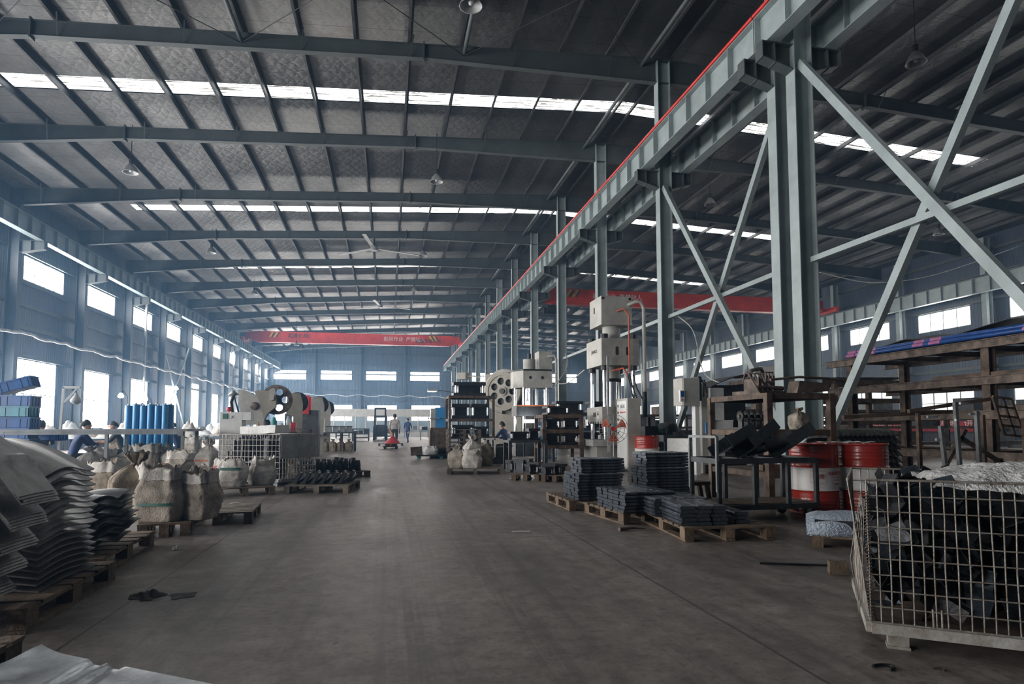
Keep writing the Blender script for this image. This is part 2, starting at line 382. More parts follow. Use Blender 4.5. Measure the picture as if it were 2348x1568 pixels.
# roof: foil-faced sheets with rooflight strips between them
SKY = [9.6, 21.5, 33.0, 44.75, 56.4, 68.0, 79.8]
for nm, xa, xb, sa, sb, lab in (('ceiling', XL-.1, XM, -12.3, XM, 'left'), ('ceiling.001', XM, XR+.1, XM, 24.5, 'right')):
    mb = MB(); y = Y0
    def q(x0, x1, y0, y1):
        mb.add([(x0, y0, ztop(x0)+.21), (x1, y0, ztop(x1)+.21), (x1, y1, ztop(x1)+.21), (x0, y1, ztop(x0)+.21)], [(3, 2, 1, 0)])
    for s in SKY:
        q(xa, xb, y, s-.43); y = s+.43
        if sa > xa: q(xa, sa, s-.43, s+.43)
        if sb < xb: q(sb, xb, s-.43, s+.43)
    q(xa, xb, y, YE+.1)
    st(mb.build(nm, 'roof_foil'), 'quilted silver foil roof lining over the %s bay' % lab, 'ceiling')
    for i, s in enumerate(SKY):
        r = MB()
        def cor(u, v, s=s, sa=sa, sb=sb):
            x = sa+(sb-sa)*u; return (x, s-.43+.86*v, ztop(x)+.23+.018*math.cos(v*2*math.pi*5))
        r.sheet(cor, 1, 40)
        st(r.build('rooflight', 'rooflight_sheet'), 'white translucent rooflight strip over the %s bay, %s from the back' % (lab, nth(i).replace('nearest', 'first')), 'rooflight', 'rooflights')
# frames
YC = [5.4, 11.37, 12.05] + [18.03+6*i for i in range(12)]
YF = [-.6] + YC
def ipiece(mb, pts_top, pts_bot, y, wid=.2):
    """tapered I rafter in the plane y: polyline of top and bottom edges"""
    for i in range(len(pts_top)-1):
        (x0, a0), (x1, a1) = pts_top[i], pts_top[i+1]; (_, b0), (_, b1) = pts_bot[i], pts_bot[i+1]
        t = .006
        mb.add([(x, y+s, z) for s in (-t, t) for x, z in ((x0, b0), (x1, b1), (x1, a1), (x0, a0))], [(0, 1, 2, 3), (7, 6, 5, 4)])
        mb.bar((x0, y, a0-.006), (x1, y, a1-.006), wid, .012); mb.bar((x0, y, b0+.006), (x1, y, b1+.006), wid, .012)
PUR_L = [8.15-1.53*i for i in range(16)]; PUR_R = [8.75+1.53*i for i in range(16)]
for k, y in enumerate(YF):
    for side in (0, 1):
        mb = MB()
        xs = [XL+.25, -9.3, .9, XM] if side == 0 else [XM, 15.9, 26.0, XR-.4]
        dep = [.78, .43, .43, .80] if side == 0 else [.80, .43, .43, .7]
        top = [(x, ztop(x)) for x in xs]; bot = [(x, ztop(x)-d_) for x, d_ in zip(xs, dep)]
        ipiece(mb, top, bot, y)
        lab = '%s roof rafter counted from the viewpoint, over the %s bay' % (nth(k).replace('nearest', 'first'), 'left' if side == 0 else 'right')
        r = st(mb.build('rafter', 'frame_steel'), lab, 'rafter', 'roof rafters')
        if y > 10:
            for x in (xs[1], xs[2]):
                MB().box((x, y, ztop(x)-.215), (.04, .24, .56)).build('splice_plate', 'frame_steel', r)
            for x in (PUR_L if side == 0 else PUR_R)[1::2]:
                dd = np.interp(x, xs, dep)
                MB().bar((x+.1, y-.35, ztop(x)+.1), (x, y-.06, ztop(x)-dd+.03), .035, .01).build('fly_brace', 'frame_steel', r)
# purlins (one run along the whole hall each)
for side, P_ in ((0, PUR_L), (1, PUR_R)):
    for i, x in enumerate(P_):
        mb = MB(); z = ztop(x)
        mb.b2(x-.004, x+.004, Y0, YE, z, z+.2); mb.b2(x-.07, x, Y0, YE, z, z+.006); mb.b2(x, x+.07, Y0, YE, z+.194, z+.2); mb.b2(x-.07, x-.064, Y0, YE, z, z+.025)
        st(mb.build('purlin', 'purlin_steel'), 'long thin roof purlin over the %s bay, %s from the ridge' % ('left' if side == 0 else 'right', nth(i).replace('nearest', 'first')), 'purlin', 'roof purlins')
# ridge tie tube and the tubes and rods of the braced roof bay
st(MB().cyl((7.75, Y0, ztop(7.75)-.22), (7.75, YE, ztop(7.75)-.22), .06, n=10).build('tie_tube', 'frame_steel'), 'round tie tube along the ridge beside the middle columns', 'tie tube')
for x, w in ((2.1, 'middle'), (-4.15, 'left'), (-10.2, 'far left')):
    st(MB().cyl((x, 12.05, ztop(x)-.2), (x, 18.03, ztop(x)-.2), .06, n=10).build('tie_tube', 'frame_steel'), 'short round tie tube in the nearest roof bay, %s one' % w, 'tie tube')
for a, b, w in ((7.75, 2.1, 'right'), (2.1, -4.15, 'middle'), (-4.15, -10.2, 'left')):
    for s, ya, yb in (('rising', 12.05, 18.03), ('falling', 18.03, 12.05)):
        st(MB().cyl((a, ya, ztop(a)-.25), (b, yb, ztop(b)-.25), .012, n=6).build('brace_rod', 'dark_metal'), '%s diagonal brace rod under the nearest roof bay, %s pair' % (s, w), 'brace rod')
# middle columns
zb0, zb1 = 9.12, 9.88
def column(x, y, z1, label, group, brk, m='frame_steel_pale'):
    c = thing('steel_column', label, 'column', (x, y, 0), 0, group); c['kind'] = 'structure'
    MB().ibeam((0, 0, .02), (0, 0, z1), .42, .30, .018, .018, (1, 0, 0)).build('shaft', m, c)
    MB().b2(-.3, .3, -.25, .25, 0, .03).build('base_plate', 'frame_steel', c)
    for s in brk:
        mb = MB(); ya = .13
        for yy in (-ya, ya): pass
        w0 = .21; w1 = 1.14 if abs(x) > 10 else .92
        poly = [(w0, zb0-.55), (w1, zb0-.34), (w1, zb0-.005), (w0, zb0-.005)]
        mb.prism(poly, -.008, .008, lambda a, b, h, s=s: (s*a, h, b))
        mb.bar((s*w0, 0, zb0-.012), (s*w1, 0, zb0-.012), .26, .018); mb.bar((s*w0, 0, zb0-.55), (s*w1, 0, zb0-.34), .26, .018)
        mb.b2(s*w1-.01, s*w1+.01, -.13, .13, zb0-.36, zb0); mb.b2(s*.62, s*.64, -.12, .12, zb0-.45, zb0)
        mb.build('bracket', 'frame_steel', c)
    return c
for k, y in enumerate(YC):
    column(XM, y, ZT-.1, 'grey-green steel middle column, %s from the viewpoint' % nth(k).replace('nearest', 'first'), 'middle column row', (-1, 1))
YW_ = [0.03+6*i for i in range(-1, 16)]
for k, y in enumerate(YW_):
    column(-15.72, y, ztop(-15.7)-.1, 'shade-tinted steel column on left wall, %s along the wall' % nth(k), 'left wall columns', (1,), 'column_steel_shaded')
    if y > 10:
        c = thing('steel_column', 'grey-blue steel column on right wall, %s along the wall' % nth(k), 'column', (32.4, y-1.65, 0), 0, 'right wall columns'); c['kind'] = 'structure'
        MB().ibeam((0, 0, 0), (0, 0, ztop(32.4)-.1), .42, .3, .018, .012, (1, 0, 0)).build('shaft', 'frame_steel_pale', c)
for i in range(3):
    x = -10.1+6.126*i
    st(MB().ibeam((x, YE-.3, 0), (x, YE-.3, ztop(x)), .42, .25, .016, .01, (0, 1, 0)).build('end_column', 'frame_steel'), 'blue-grey end wall column, %s from the left' % nth(i).replace('nearest', 'first'), 'column', 'end wall columns')
# girts and drain pipe
for i, z in enumerate((1.0, 4.3, 5.6, 6.6, 7.6, 9.0, 10.3)):
    st(MB().bar((XL+.1, Y0, z), (XL+.1, YE, z), .07, .18).build('wall_girt', 'frame_steel'), 'horizontal girt along left wall, %s from the floor' % nth(i).replace('nearest', 'first'), 'girt', 'left wall girts')
for i, z in enumerate((1.0, 4.4, 5.9, 8.2, 9.6, 11.0)):
    st(MB().bar((XR-.1, Y0, z), (XR-.1, YE, z), .07, .18).build('wall_girt', 'frame_steel'), 'horizontal girt along right wall, %s from the floor' % nth(i).replace('nearest', 'first'), 'girt', 'right wall girts')
    st(MB().bar((XL, YE-.08, z+.3), (XR, YE-.08, z+.3), .07, .18).build('wall_girt', 'frame_steel'), 'horizontal girt across far end wall, %s from the floor' % nth(i).replace('nearest', 'first'), 'girt', 'end wall girts')
for yy, w in ((45.2, 'nearer'), (69.2, 'farther')):
    st(MB().cyl((XL+.3, yy, 0), (XL+.3, yy, ztop(XL)-.2), .075, n=10).build('downpipe', 'cable_white'), '%s white downpipe on left wall between windows' % w, 'downpipe')
for i, y in enumerate((21.4, 27.4, 33.3, 39.4, 45.3, 51.4)):
    st(MB().cyl((XR-.35, y+1.2, 0), (XR-.35, y+1.2, ztop(XR)-.6), .075, n=10).build('downpipe', 'cable_white'), 'white downpipe on right wall, %s along the wall' % nth(i), 'downpipe', 'right wall downpipes')
# crane runways
def runway(x, ys, side, z0, z1, label, rail, tops=None):
    for i in range(len(ys)-1):
        ya, yb = ys[i]+.01, ys[i+1]-.01
        if yb-ya < 1: continue
        mb = MB(); d_ = z1-z0; zc = (z0+z1)/2
        mb.ibeam((x, ya, zc), (x, yb, zc), d_, .30, .018, .012)
        n = max(2, int(round((yb-ya)/1.0)))
        for j in range(n+1):
            yy = ya+.02+(yb-ya-.04)*j/n
            mb.b2(x-.145, x+.145, yy-.008, yy+.008, z0+.018, z1-.018)
        b = st(mb.build('crane_beam', 'frame_steel_pale'), label % nth(i).replace('nearest', 'first'), 'crane beam', 'crane runway beams')
        if rail: MB().cyl((x-.15, ya, z1+.055), (x-.15, yb, z1+.055), .042, n=8).build('conductor_rail', 'rail_red', b)
        else: MB().b2(x-.04, x+.04, ya, yb, z1, z1+.1).build('crane_rail', 'dark_metal', b)
YB = [-.6, 5.4, 11.71]+YC[3:]+[90.0]
runway(7.78, YB, -1, zb0, zb1, 'crane runway beam left of the middle columns with red rail, %s from the viewpoint', True)
runway(9.12, YB, 1, zb0, zb1, 'crane runway beam right of the middle columns, %s from the viewpoint', False)
runway(-14.75, YW_+[90.0], 1, zb0, zb1, 'crane runway beam along left wall, %s along the wall', False)
runway(31.6, [y-1.65 for y in YW_]+[90.0], -1, 8.35, 9.2, 'crane runway beam along right wall, %s along the wall', False)
# column bracing in the two near bays
def brace(p, q, label, w=.16):
    st(MB().bar(p, q, w, w*.75, (1, 0, 0)).build('column_brace', 'frame_steel_pale'), label, 'brace')
brace((8.40, 11.25, 8.72), (8.40, 5.55, 1.1), 'steel diagonal brace falling to the right from the big near column')
brace((8.62, 5.55, 9.2), (8.62, 11.25, .55), 'steel diagonal brace rising to the right from foot of the big near column')
brace((8.40, 17.9, 8.6), (8.40, 12.2, 1.1), 'steel diagonal brace falling towards the big column from second column')
brace((8.62, 12.2, 8.6), (8.62, 17.9, .75), 'steel diagonal brace behind, falling towards the foot of second column')
brace((-15.7, 48.2, 1.2), (-15.7, 53.9, 7.4), 'pale diagonal brace on left wall, rising away from us', .12)
brace((-15.9, 53.9, 1.2), (-15.9, 48.2, 7.4), 'pale diagonal brace on left wall, falling away from us', .12)
brace((8.5, 5.5, 4.45), (8.5, 11.2, 4.52), 'pale horizontal strut right of the big near column', .11)
brace((8.5, 12.2, 4.52), (8.5, 17.9, 4.5), 'pale horizontal strut between the big column and second column', .11)
for i, y in enumerate(YC[3:7]):
    brace((8.5, y+.1, 4.5), (8.5, y+5.9, 4.5), 'pale horizontal strut between middle columns farther back, %s of the row' % nth(i).replace('nearest', 'first'), .11)
# ================================================================== THINGS: materials
mat('pallet_wood', (.165, .115, .075), .8, 0, .45, 5, .4, 40, streak=(1, 1, 1))
mat('pallet_wood_grey', (.17, .14, .11), .85, 0, .45, 5, .4, 40)
mat('old_board', (.15, .11, .075), .85, 0, .5, 5, .4, 40)
mat('pressed_steel', (.30, .295, .285), .36, .8, .45, 7, .12, 60, col2=(.13, .125, .12))
mat('bare_steel_panel', (.52, .55, .57), .30, .85, .3, 5, .06, 50)
mat('black_steel', (.020, .023, .028), .38, .35, .5, 8, .15, 50)
mat('blue_black_steel', (.030, .042, .055), .34, .55, .5, 9, .1, 60)
mat('plate_steel', (.155, .185, .225), .28, .6, .6, 10, .12, 60, col2=(.02, .024, .03))
mat('sack_cloth', (.50, .44, .37), .85, 0, .4, 7, .5, 60, col2=(.20, .17, .14))
mat('sack_brown', (.33, .27, .20), .85, 0, .4, 7, .5, 60, col2=(.12, .095, .07))
mat('sack_white', (.68, .65, .61), .8, 0, .3, 8, .5, 60, col2=(.34, .31, .28))
mat('rust_paint', (.115, .078, .056), .7, .1, .5, 5, .25, 40)
mat('rust_steel', (.15, .115, .095), .65, .35, .5, 6, .25, 40)
mat('drum_red', (.36, .028, .018), .30, 0, .15, 3, coat=.3)
mat('drum_white', (.66, .64, .63), .35, 0, .08, 3)
mat('label_red', (.45, .06, .05), .5)
mat('cage_wire', (.37, .36, .33), .5, .55, .45, 14, .2, 60, col2=(.16, .12, .09))
mat('cage_frame', (.44, .44, .42), .55, .2, .5, 6, .2, 40, col2=(.22, .18, .14))
mat('machine_grey', (.38, .375, .35), .5, 0, .22, 1.6, .06, 30)
mat('machine_beige', (.30, .28, .235), .5, 0, .22, 1.6, .06, 30)
mat('chrome', (.78, .80, .82), .12, 1.0, .05, 3)
mat('rubber', (.02, .02, .02), .7)
mat('orange_hose', (.55, .10, .045), .5)
mat('blue_paint', (.03, .22, .52), .4, 0, .15, 3)
mat('crate_blue', (.004, .075, .27), .35, 0, .2, 3)
mat('crate_teal', (.02, .20, .28), .35, 0, .2, 3)
mat('roll_blue', (.03, .26, .58), .25, 0, .25, 3, streak=(8, 8, .4))
mat('grey_paint', (.17, .185, .195), .5, .2, .3, 3)
mat('dark_paint', (.045, .05, .055), .5, .2, .4, 4)
mat('red_machine', (.48, .02, .03), .4)
mat('skin', (.42, .25, .17), .6)
mat('cloth_dark', (.018, .022, .028), .85)
mat('cloth_blue', (.014, .035, .11), .85)
mat('cloth_shirt', (.46, .42, .39), .85, 0, .3, 12)
mat('hair', (.012, .011, .010), .7)
mat('foam_white', (.68, .68, .67), .8, 0, .12, 6, .3, 40)
mat('paper_white', (.62, .61, .58), .8, 0, .15, 8)
mat('banner_red', (.42, .025, .045), .7)
mat('banner_text', (.78, .70, .70), .6)
mat('stripe_yellow', (.55, .35, .06), .5)
mat('ink_dark', (.03, .02, .02), .6)
mat('green_metal', (.05, .16, .13), .45)
mat('teal_metal', (.05, .30, .33), .45)
mat('orange_metal', (.55, .16, .04), .5)
mat('rag_grey', (.10, .105, .10), .9, 0, .5, 14)
mat('pipe_blue', (.012, .06, .24), .3, 0, .2, 4)
mat('pink_label', (.45, .16, .33), .6)
mat('black_sheet', (.022, .024, .028), .45, .2, .4, 3)
mat('lamp_grey', (.30, .31, .31), .45, .3)
mat('lamp_white', (.75, .77, .78), .35)
emat('lamp_glow', (.85, .95, 1), 60)
emat('lamp_tube', (.95, .98, 1), 25)
k = NT('glass_clear', .08); k.b.inputs['Base Color'].default_value = (.55, .68, .72, 1); k.b.inputs['Transmission Weight'].default_value = .0; k.b.inputs['Alpha'].default_value = .45
k = NT('plastic_film', .16); k.b.inputs['Base Color'].default_value = (.72, .72, .71, 1); k.b.inputs['Alpha'].default_value = .72; k.b.inputs['Specular IOR Level'].default_value = .9
k.bump(k.math('ADD', k.noise(14, k.map((1, .4, 1)), 5), k.noise(40, None, 3)), .9, .03)
k = NT('film_grey', .20); k.b.inputs['Base Color'].default_value = (.33, .39, .47, 1); k.b.inputs['Specular IOR Level'].default_value = .9
k.bump(k.math('ADD', k.noise(16, k.map((.3, 1.5, 1)), 5), k.noise(45, None, 3)), .9, .03)

def R3(ax, a): return Matrix.Rotation(a, 3, ax)
def ns(x, y=0, z=0, s=1.0): return noise.noise(Vector((x*s, y*s, z*s)))

# ------------------------------------------------------------------ pallets
def pallet(x, y, rz, label, w=1.0, l=1.2, z=0, m='pallet_wood', group='wooden pallets', n=7, seed=0, kind='block'):
    """w along local x, l along local y; deck boards run along local x"""
    rnd = random.Random(seed); p = thing('wooden_pallet', label, 'pallet', (x, y, z), rz, group)
    for i in range(3):
        xx = -w/2+.05+(w-.1)*i/2
        if kind == 'block':
            for j in range(3): MB().box((xx, -l/2+.07+(l-.14)*j/2, .067), (.09, .13, .085)).build('block', m, p)
            MB().box((xx, 0, .012), (.09, l, .02)).build('runner', m, p)
        else: MB().box((xx, 0, .052), (.05, l, .10)).build('runner', m, p)
    if kind == 'block':
        for i in range(3): MB().box((-w/2+.05+(w-.1)*i/2, 0, .114), (.09, l, .012)).build('stringer', m, p)
    for j in range(n):
        bw = l/n*.80
        MB().box((rnd.uniform(-.006, .006), -l/2+bw/2+(l-bw)*j/(n-1), .128), (w*rnd.uniform(.985, 1.01), bw, .018), rnd.uniform(-.006, .006)).build('deck_board', m, p)
    return p
PT = .138
def pal_at(px, py, px2, py2, l, label, **kw):
    """pallet whose near bottom edge runs between two floor measurements"""
    a, b = fl(px, py), fl(px2, py2); d = b-a; w = d.length; rz = math.atan2(d.y, d.x); n = Vector((-d.y, d.x, 0)).normalized()
    c = (a+b)/2+n*l/2; return pallet(c.x, c.y, rz, label, w, l, **kw)

# ------------------------------------------------------------------ sacks
def sack_mesh(w, d, h, seed, top='open', fold=.09):
    mb = MB(); nu, nv = 64, 34; rows = []
    lean = (.10*ns(seed, 3.3), .10*ns(seed, 7.7)); k1 = 5+seed % 4
    for j in range(nv+1):
        t = j/nv; ring = []
        if top == 'tied': s = (1-.14*(1-t)**2)*(1 if t < .58 else max(.09, math.cos((t-.58)/.28*math.pi/2)**.7 if t < .86 else .12+(t-.86)*2.6))
        elif top == 'flat': s = (1-.10*(1-t)**3)*(1-.25*max(0, t-.7)/.3)
        else: s = (1-.14*(1-t)**2)*(1-.30*max(0, t-.5)/.5+.16*max(0, t-.88)/.12)
        bulge = 1+.12*math.sin(min(1, t*1.35)*math.pi)
        for i in range(nu):
            a = 2*math.pi*i/nu; ca, sa = math.cos(a), math.sin(a); e = .60
            x = math.copysign(abs(ca)**e, ca)*w/2; y = math.copysign(abs(sa)**e, sa)*d/2
            f = 1+fold*1.5*ns(ca*1.8+seed*7, sa*1.8, t*2.2)
            f -= fold*.9*abs(ns(ca*3.4+seed, sa*3.4, t*5.5))+fold*.35*abs(ns(ca*8+seed, sa*8, t*11))
            drape = max(0, t-.40)/.60
            f += fold*drape*(.8*math.sin(a*k1+seed+3*ns(a*.6, seed, t))+.5*ns(a*4, seed, t*2))
            z = h*t
            if t > .70: z += h*(t-.70)*(.55*ns(ca*1.6+seed*3, sa*1.6, 5)+.30*ns(ca*5, sa*5, seed))
            z -= h*.035*abs(ns(ca*4, sa*4+seed, t*9))
            ring.append((x*s*bulge*f+lean[0]*t*t*h, y*s*bulge*f+lean[1]*t*t*h, max(0, z) if j else 0))
        rows.append(ring)
    cx_, cy_ = (sum(q[k_] for q in rows[nv])/nu for k_ in (0, 1))
    if top in ('open', 'flat'):
        sink = .13 if top == 'open' else .03
        for q, (sc, dz) in enumerate(((1.05, .012), (.92, -.03), (.80, -sink), (.45, -sink*1.1), (.05, -sink*.9))):
            rows.append([(cx_+(x-cx_)*sc, cy_+(y-cy_)*sc, max(0.01, z+dz+.03*ns(i*.5, q, seed))) for i, (x, y, z) in enumerate(rows[nv])])
    vs = [p for r in rows for p in r]; n = len(rows)
    fs = [(j*nu+i, j*nu+(i+1) % nu, (j+1)*nu+(i+1) % nu, (j+1)*nu+i) for j in range(n-1) for i in range(nu)]
    fs += [tuple(range(nu))[::-1], tuple(range((n-1)*nu, n*nu))]
    mb.add(vs, fs, True); mb.cuff = [[(cx_+(x-cx_)*sc, cy_+(y-cy_)*sc, z) for x, y, z in rows[j]] for j, sc in ((nv-8, 1.06), (nv-5, 1.09), (nv-2, 1.10), (nv, 1.08), (nv, .98))]
    return mb
def sack(px, py, z, w, h, seed, label, top='open', m='sack_cloth', group=None, d=None, rz=None, mark=None, pos=None):
    p = Vector((pos[0], pos[1], z)) if pos else fl(px, py, z); dd = d or w*.8
    u = Vector((p.x, p.y, 0)).normalized(); p = Vector((p.x, p.y, z))+ (u*dd*.45 if pos is None else Vector())
    sm_ = sack_mesh(w, dd, h, seed, top); o = sm_.build('sack', m, None, p, (0, 0, rz if rz is not None else random.uniform(-.5, .5)))
    tag(o, label, 'sack', group)
    if top == 'open':
        c_ = MB(); n_ = len(sm_.cuff[0]); c_.add([q for r in sm_.cuff for q in r], [(j*n_+i, j*n_+(i+1) % n_, (j+1)*n_+(i+1) % n_, (j+1)*n_+i) for j in range(4) for i in range(n_)], True); c_.build('folded_cuff', 'sack_white', o)
    if mark:
        kind, zz, hh = mark; r = MB(); a0 = -1.9
        r.sheet(lambda a, b: (lambda an: (math.copysign(abs(math.cos(an))**.62, math.cos(an))*w*.5*1.115, math.copysign(abs(math.sin(an))**.62, math.sin(an))*dd*.5*1.115, zz*h+hh*h*b))(a0+1.1*a), 10, 1)
        r.build('printed_band', kind, o)
    return o

# ------------------------------------------------------------------ LEFT FOREGROUND: pressed panels on pallets
pallet(-2.48, 4.46, .04, 'worn wooden pallet under the arched steel panels, front left', 1.15, 1.25, m='pallet_wood', seed=1)
pallet(-2.68, 5.82, .05, 'worn wooden pallet under the black bent plates, left side', 1.15, 1.3, m='pallet_wood', seed=2)
pallet(-2.18, 2.93, .0, 'wooden pallet end at the lower left edge of the picture', 1.05, .90, m='pallet_wood', seed=3)
pallet(-1.0, 2.05, -.28, 'wooden pallet under the bright stamped panel in the bottom left corner', 1.0, 1.0, m='old_board', seed=4)
NB = 19
for i in range(NB):
    t = i/(NB-1); z0 = PT+.012+.037*i; jit = random.Random(i*3+1); ya = 4.20+.12*max(0, t-.35)+jit.uniform(-.02, .02); yb = 4.92+jit.uniform(-.015, .02); xr = -2.0+jit.uniform(-.02, .02)-.02*t; tl = .04*math.sin(t*3)
    def fn(u, v, z0=z0, ya=ya, yb=yb, xr=xr, t=t, tl=tl):
        arch = (.04+.17*t)*math.sin(min(1, u*1.25)*math.pi*.62)
        wave = .026*math.sin((v-.15)*math.pi*1.9)*(1-.5*u)+.014*(1 if v > .55 else 0)*(v-.55)*2
        return (xr-.86*u, ya+(yb-ya)*v, z0+arch+wave*(.4+.6*t)+tl*v*.3)
    o = MB().sheet(fn, 18, 24, .009)  .build('pressed_panel', 'pressed_steel')
    tag(o, '%s arched grey steel panel in the tall stack, front left' % ('topmost' if i == NB-1 else nth(NB-1-i)+' from the top'), 'steel panel', 'arched panels in the tall stack')
eA, eB = atY(143, 1138, 4.16), atY(22, 1395, 4.05)
k_a = 0
for g in range(6):
    gb = eA.lerp(eB, g/5); ang = math.radians(42-2.5*g)
    for i in range(5 if g < 5 else 3):
        jit = random.Random(g*7+i); a_ = ang-math.radians(1.2*i); d = Vector((-math.cos(a_), 0, math.sin(a_))); n_ = Vector((d.z, 0, -d.x))*-1
        base = gb+n_*(-.020*i)+Vector((-.012*i, jit.uniform(-.015, .015), 0)); n = -n_
        def fn(u, v, base=base, d=d, n=n):
            q = base+d*(.80*u)+n*(.035*math.sin(u*math.pi)*-1*(-1))+Vector((0, -.36*(1-v)-.012*i, 0))
            if u < .30: q -= n*(.30-u)*.10
            q += n*.016*math.exp(-((u-.30)/.022)**2)
            q += n*.006*math.sin(v*math.pi)
            return q
        o = MB().sheet(fn, 40, 5, .006).build('pressed_panel', 'pressed_steel')
        tag(o, '%s creased steel panel in the slanting pile at left edge' % ('topmost' if k_a == 0 else nth(k_a)+' from the top'), 'steel panel', 'slanting panels at the left edge'); k_a += 1
NCc = 11
for i in range(NCc):
    z0 = PT+.012+.036*i; jit = random.Random(i+90); dx = jit.uniform(-.05, .05); s = .10 if i % 2 else -.05
    def fn(u, v, z0=z0, dx=dx, s=s):
        return (-2.16+dx-.62*u, 5.22+.85*v, z0+.05*abs(math.sin(v*math.pi*1.5))*(1-u*.4)+s*u*.3+.02*math.sin(u*5))
    o = MB().sheet(fn, 8, 16, .006).build('bent_plate', 'black_steel')
    tag(o, '%s black bent plate in the low stack behind the arched panels' % ('topmost' if i == NCc-1 else nth(NCc-1-i)+' from the top'), 'steel plate', 'black bent plates')
# stamped bright panel, bottom-left corner
sc0, sc1, sl0 = fl(95, 1487, .25), fl(500, 1568, .25), fl(0, 1546, .22)
su = (sc1-sc0).normalized(); sv = Vector((su.y, -su.x, 0)); sv = (sv*.85+(sl0-sc0).normalized()*.5).normalized()
def fnp(u, v):
    p = sc0+su*(1.5*u)+sv*(.95*v)
    z = .222+.022*math.exp(-(v/.10)**2)+.02*(max(0, .10-u)/.10)**2
    if .18 < u < .31 and v < .36:
        w = min(1, (u-.18)/.02, (.31-u)/.02)*min(1, (.36-v)/.03); z -= .016*w
        if .232 < u < .262: z += .015*min(1, (u-.232)/.010, (.262-u)/.010)
    z += .009*math.exp(-((((u-.10)/.035)**2+((v-.30)/.05)**2)-1)**2*1.5)
    return (p.x, p.y, z)
p_ = MB().sheet(fnp, 110, 70, .003).build('stamped_panel', 'bare_steel_panel')
tag(p_, 'bright stamped sheet metal panel with pressed ribs, bottom left corner', 'metal panel')
# sacks on the pallet behind the panels
pal_at(312, 1236, 436, 1228, .72, 'wooden pallet under the two open dirty sacks, left of the aisle', seed=6, m='pallet_wood')
pallet(-1.93, 8.12, .08, 'wooden pallet behind, carrying the second sack beside the aisle', .75, .9, seed=7, m='pallet_wood_grey')
sack(368, 1197, PT, .50, .56, 1, 'open dirty woven sack with green smear, front left on pallet', 'open', 'sack_cloth', mark=('green_metal', .30, .05))
sack(452, 1192, PT, .44, .50, 2, 'open brown-white woven sack nearest the aisle on pallet', 'open', 'sack_cloth')
sack(308, 1178, PT, .48, .68, 3, 'tied brown sack standing behind the open dirty sack', 'tied', 'sack_brown', pos=(-2.62, 7.32))
sack(245, 1160, .0, .55, .62, 4, 'slumped dark brown sack behind the black bent plates', 'open', 'sack_brown')
row = [(205, 1095, .5, .66, 'tied', 'sack_white', 'white tied sack at left end of the row under the frame table'), (240, 1092, .5, .62, 'open', 'sack_cloth', 'grey sack with green patch under the frame table'),
       (290, 1090, .5, .66, 'tied', 'sack_white', 'pale sack beside the left leg of the frame table'), (335, 1098, .55, .75, 'open', 'sack_cloth', 'tall grey sack in the middle under the frame table'),
       (378, 1096, .48, .70, 'tied', 'sack_white', 'white knotted sack with orange band under the frame table'), (412, 1105, .52, .60, 'open', 'sack_cloth', 'low crumpled sack by the right leg of the frame table'),
       (474, 1092, .52, .80, 'tied', 'sack_white', 'tall tied sack with orange band beside the dark wire cage'), (355, 1070, .5, .72, 'tied', 'sack_brown', 'brown sack in the back row under the frame table'),
       (440, 1062, .5, .8, 'open', 'sack_cloth', 'dusty open sack in the back row right of the frame table'), (262, 1066, .5, .75, 'tied', 'sack_brown', 'brown sack in the back row left of the frame table')]
for i, (px, py, w, h, tp, m, lab) in enumerate(row):
    sack(px, py, 0, w, h, 20+i, lab, tp, m, 'sacks under the frame table', mark=('orange_metal', .42, .05) if 'orange' in lab else (('green_metal', .3, .12) if 'green' in lab else None))
# grey frame table over the sacks
t = thing('frame_table', 'grey steel frame table standing over the row of sacks, left', 'table', (0, 0, 0))
a = fl(422, 1100); tt = Vector((a.x-.05, a.y, 1.06)); tl = Vector((a.x-3.9, a.y+.5, 1.06))
MB().b2(tl.x, tt.x+.1, a.y-.05, a.y+1.1, 1.02, 1.07).build('tabletop', 'grey_paint', t)
for q in (0, 1):
    for xx in (tt.x, tt.x-1.45, tl.x+.1):
        MB().b2(xx-.03, xx+.03, a.y+q*1.0-.03, a.y+q*1.0+.03, 0, 1.02).build('leg', 'grey_paint', t)
MB().b2(tt.x-.08, tt.x+.02, a.y-.06, a.y, .93, 1.02).b2(tl.x, tt.x, a.y-.04, a.y, .96, 1.02).build('rail', 'grey_paint', t)
# debris on the floor
def blob(name, px, py, w, h, m, label, cat, seed, el=1.0, z=0):
    p = fl(px, py); mb = MB()
    mb.sheet(lambda u, v: (w*(u-.5)*(1+.4*ns(v*3, seed, 0)), w*el*(v-.5)*(1+.4*ns(u*3, seed, 4)), max(.003, h*(.5+ns(u*4+seed, v*4, 1)*1.2)*math.sin(u*math.pi)**.5*math.sin(v*math.pi)**.5)), 14, 14)
    return tag(mb.build(name, m, None, (p.x, p.y, z), (0, 0, seed)), label, cat)
blob('rag', 340, 1368, .16, .05, 'rag_grey', 'crumpled grey rag on the floor joint, left foreground', 'rag', 1)
blob('rag', 420, 1366, .14, .01, 'rag_grey', 'thin dark scrap on floor right of the crumpled rag', 'scrap', 5)
blob('paper_scrap', 404, 1260, .07, .05, 'paper_white', 'small white paper scrap beside the left pallet', 'paper', 2)
blob('paper_scrap', 1195, 1219, .20, .012, 'paper_white', 'thin white paper strip in the middle of the aisle', 'paper', 3, .25)
blob('paper_scrap', 538, 1153, .16, .012, 'paper_white', 'flat white paper in front of the left sack pallet', 'paper', 4, .5)
blob('paper_scrap', 1180, 1098, .22, .03, 'paper_white', 'white paper scrap beside the right sack pallet', 'paper', 6, .4)
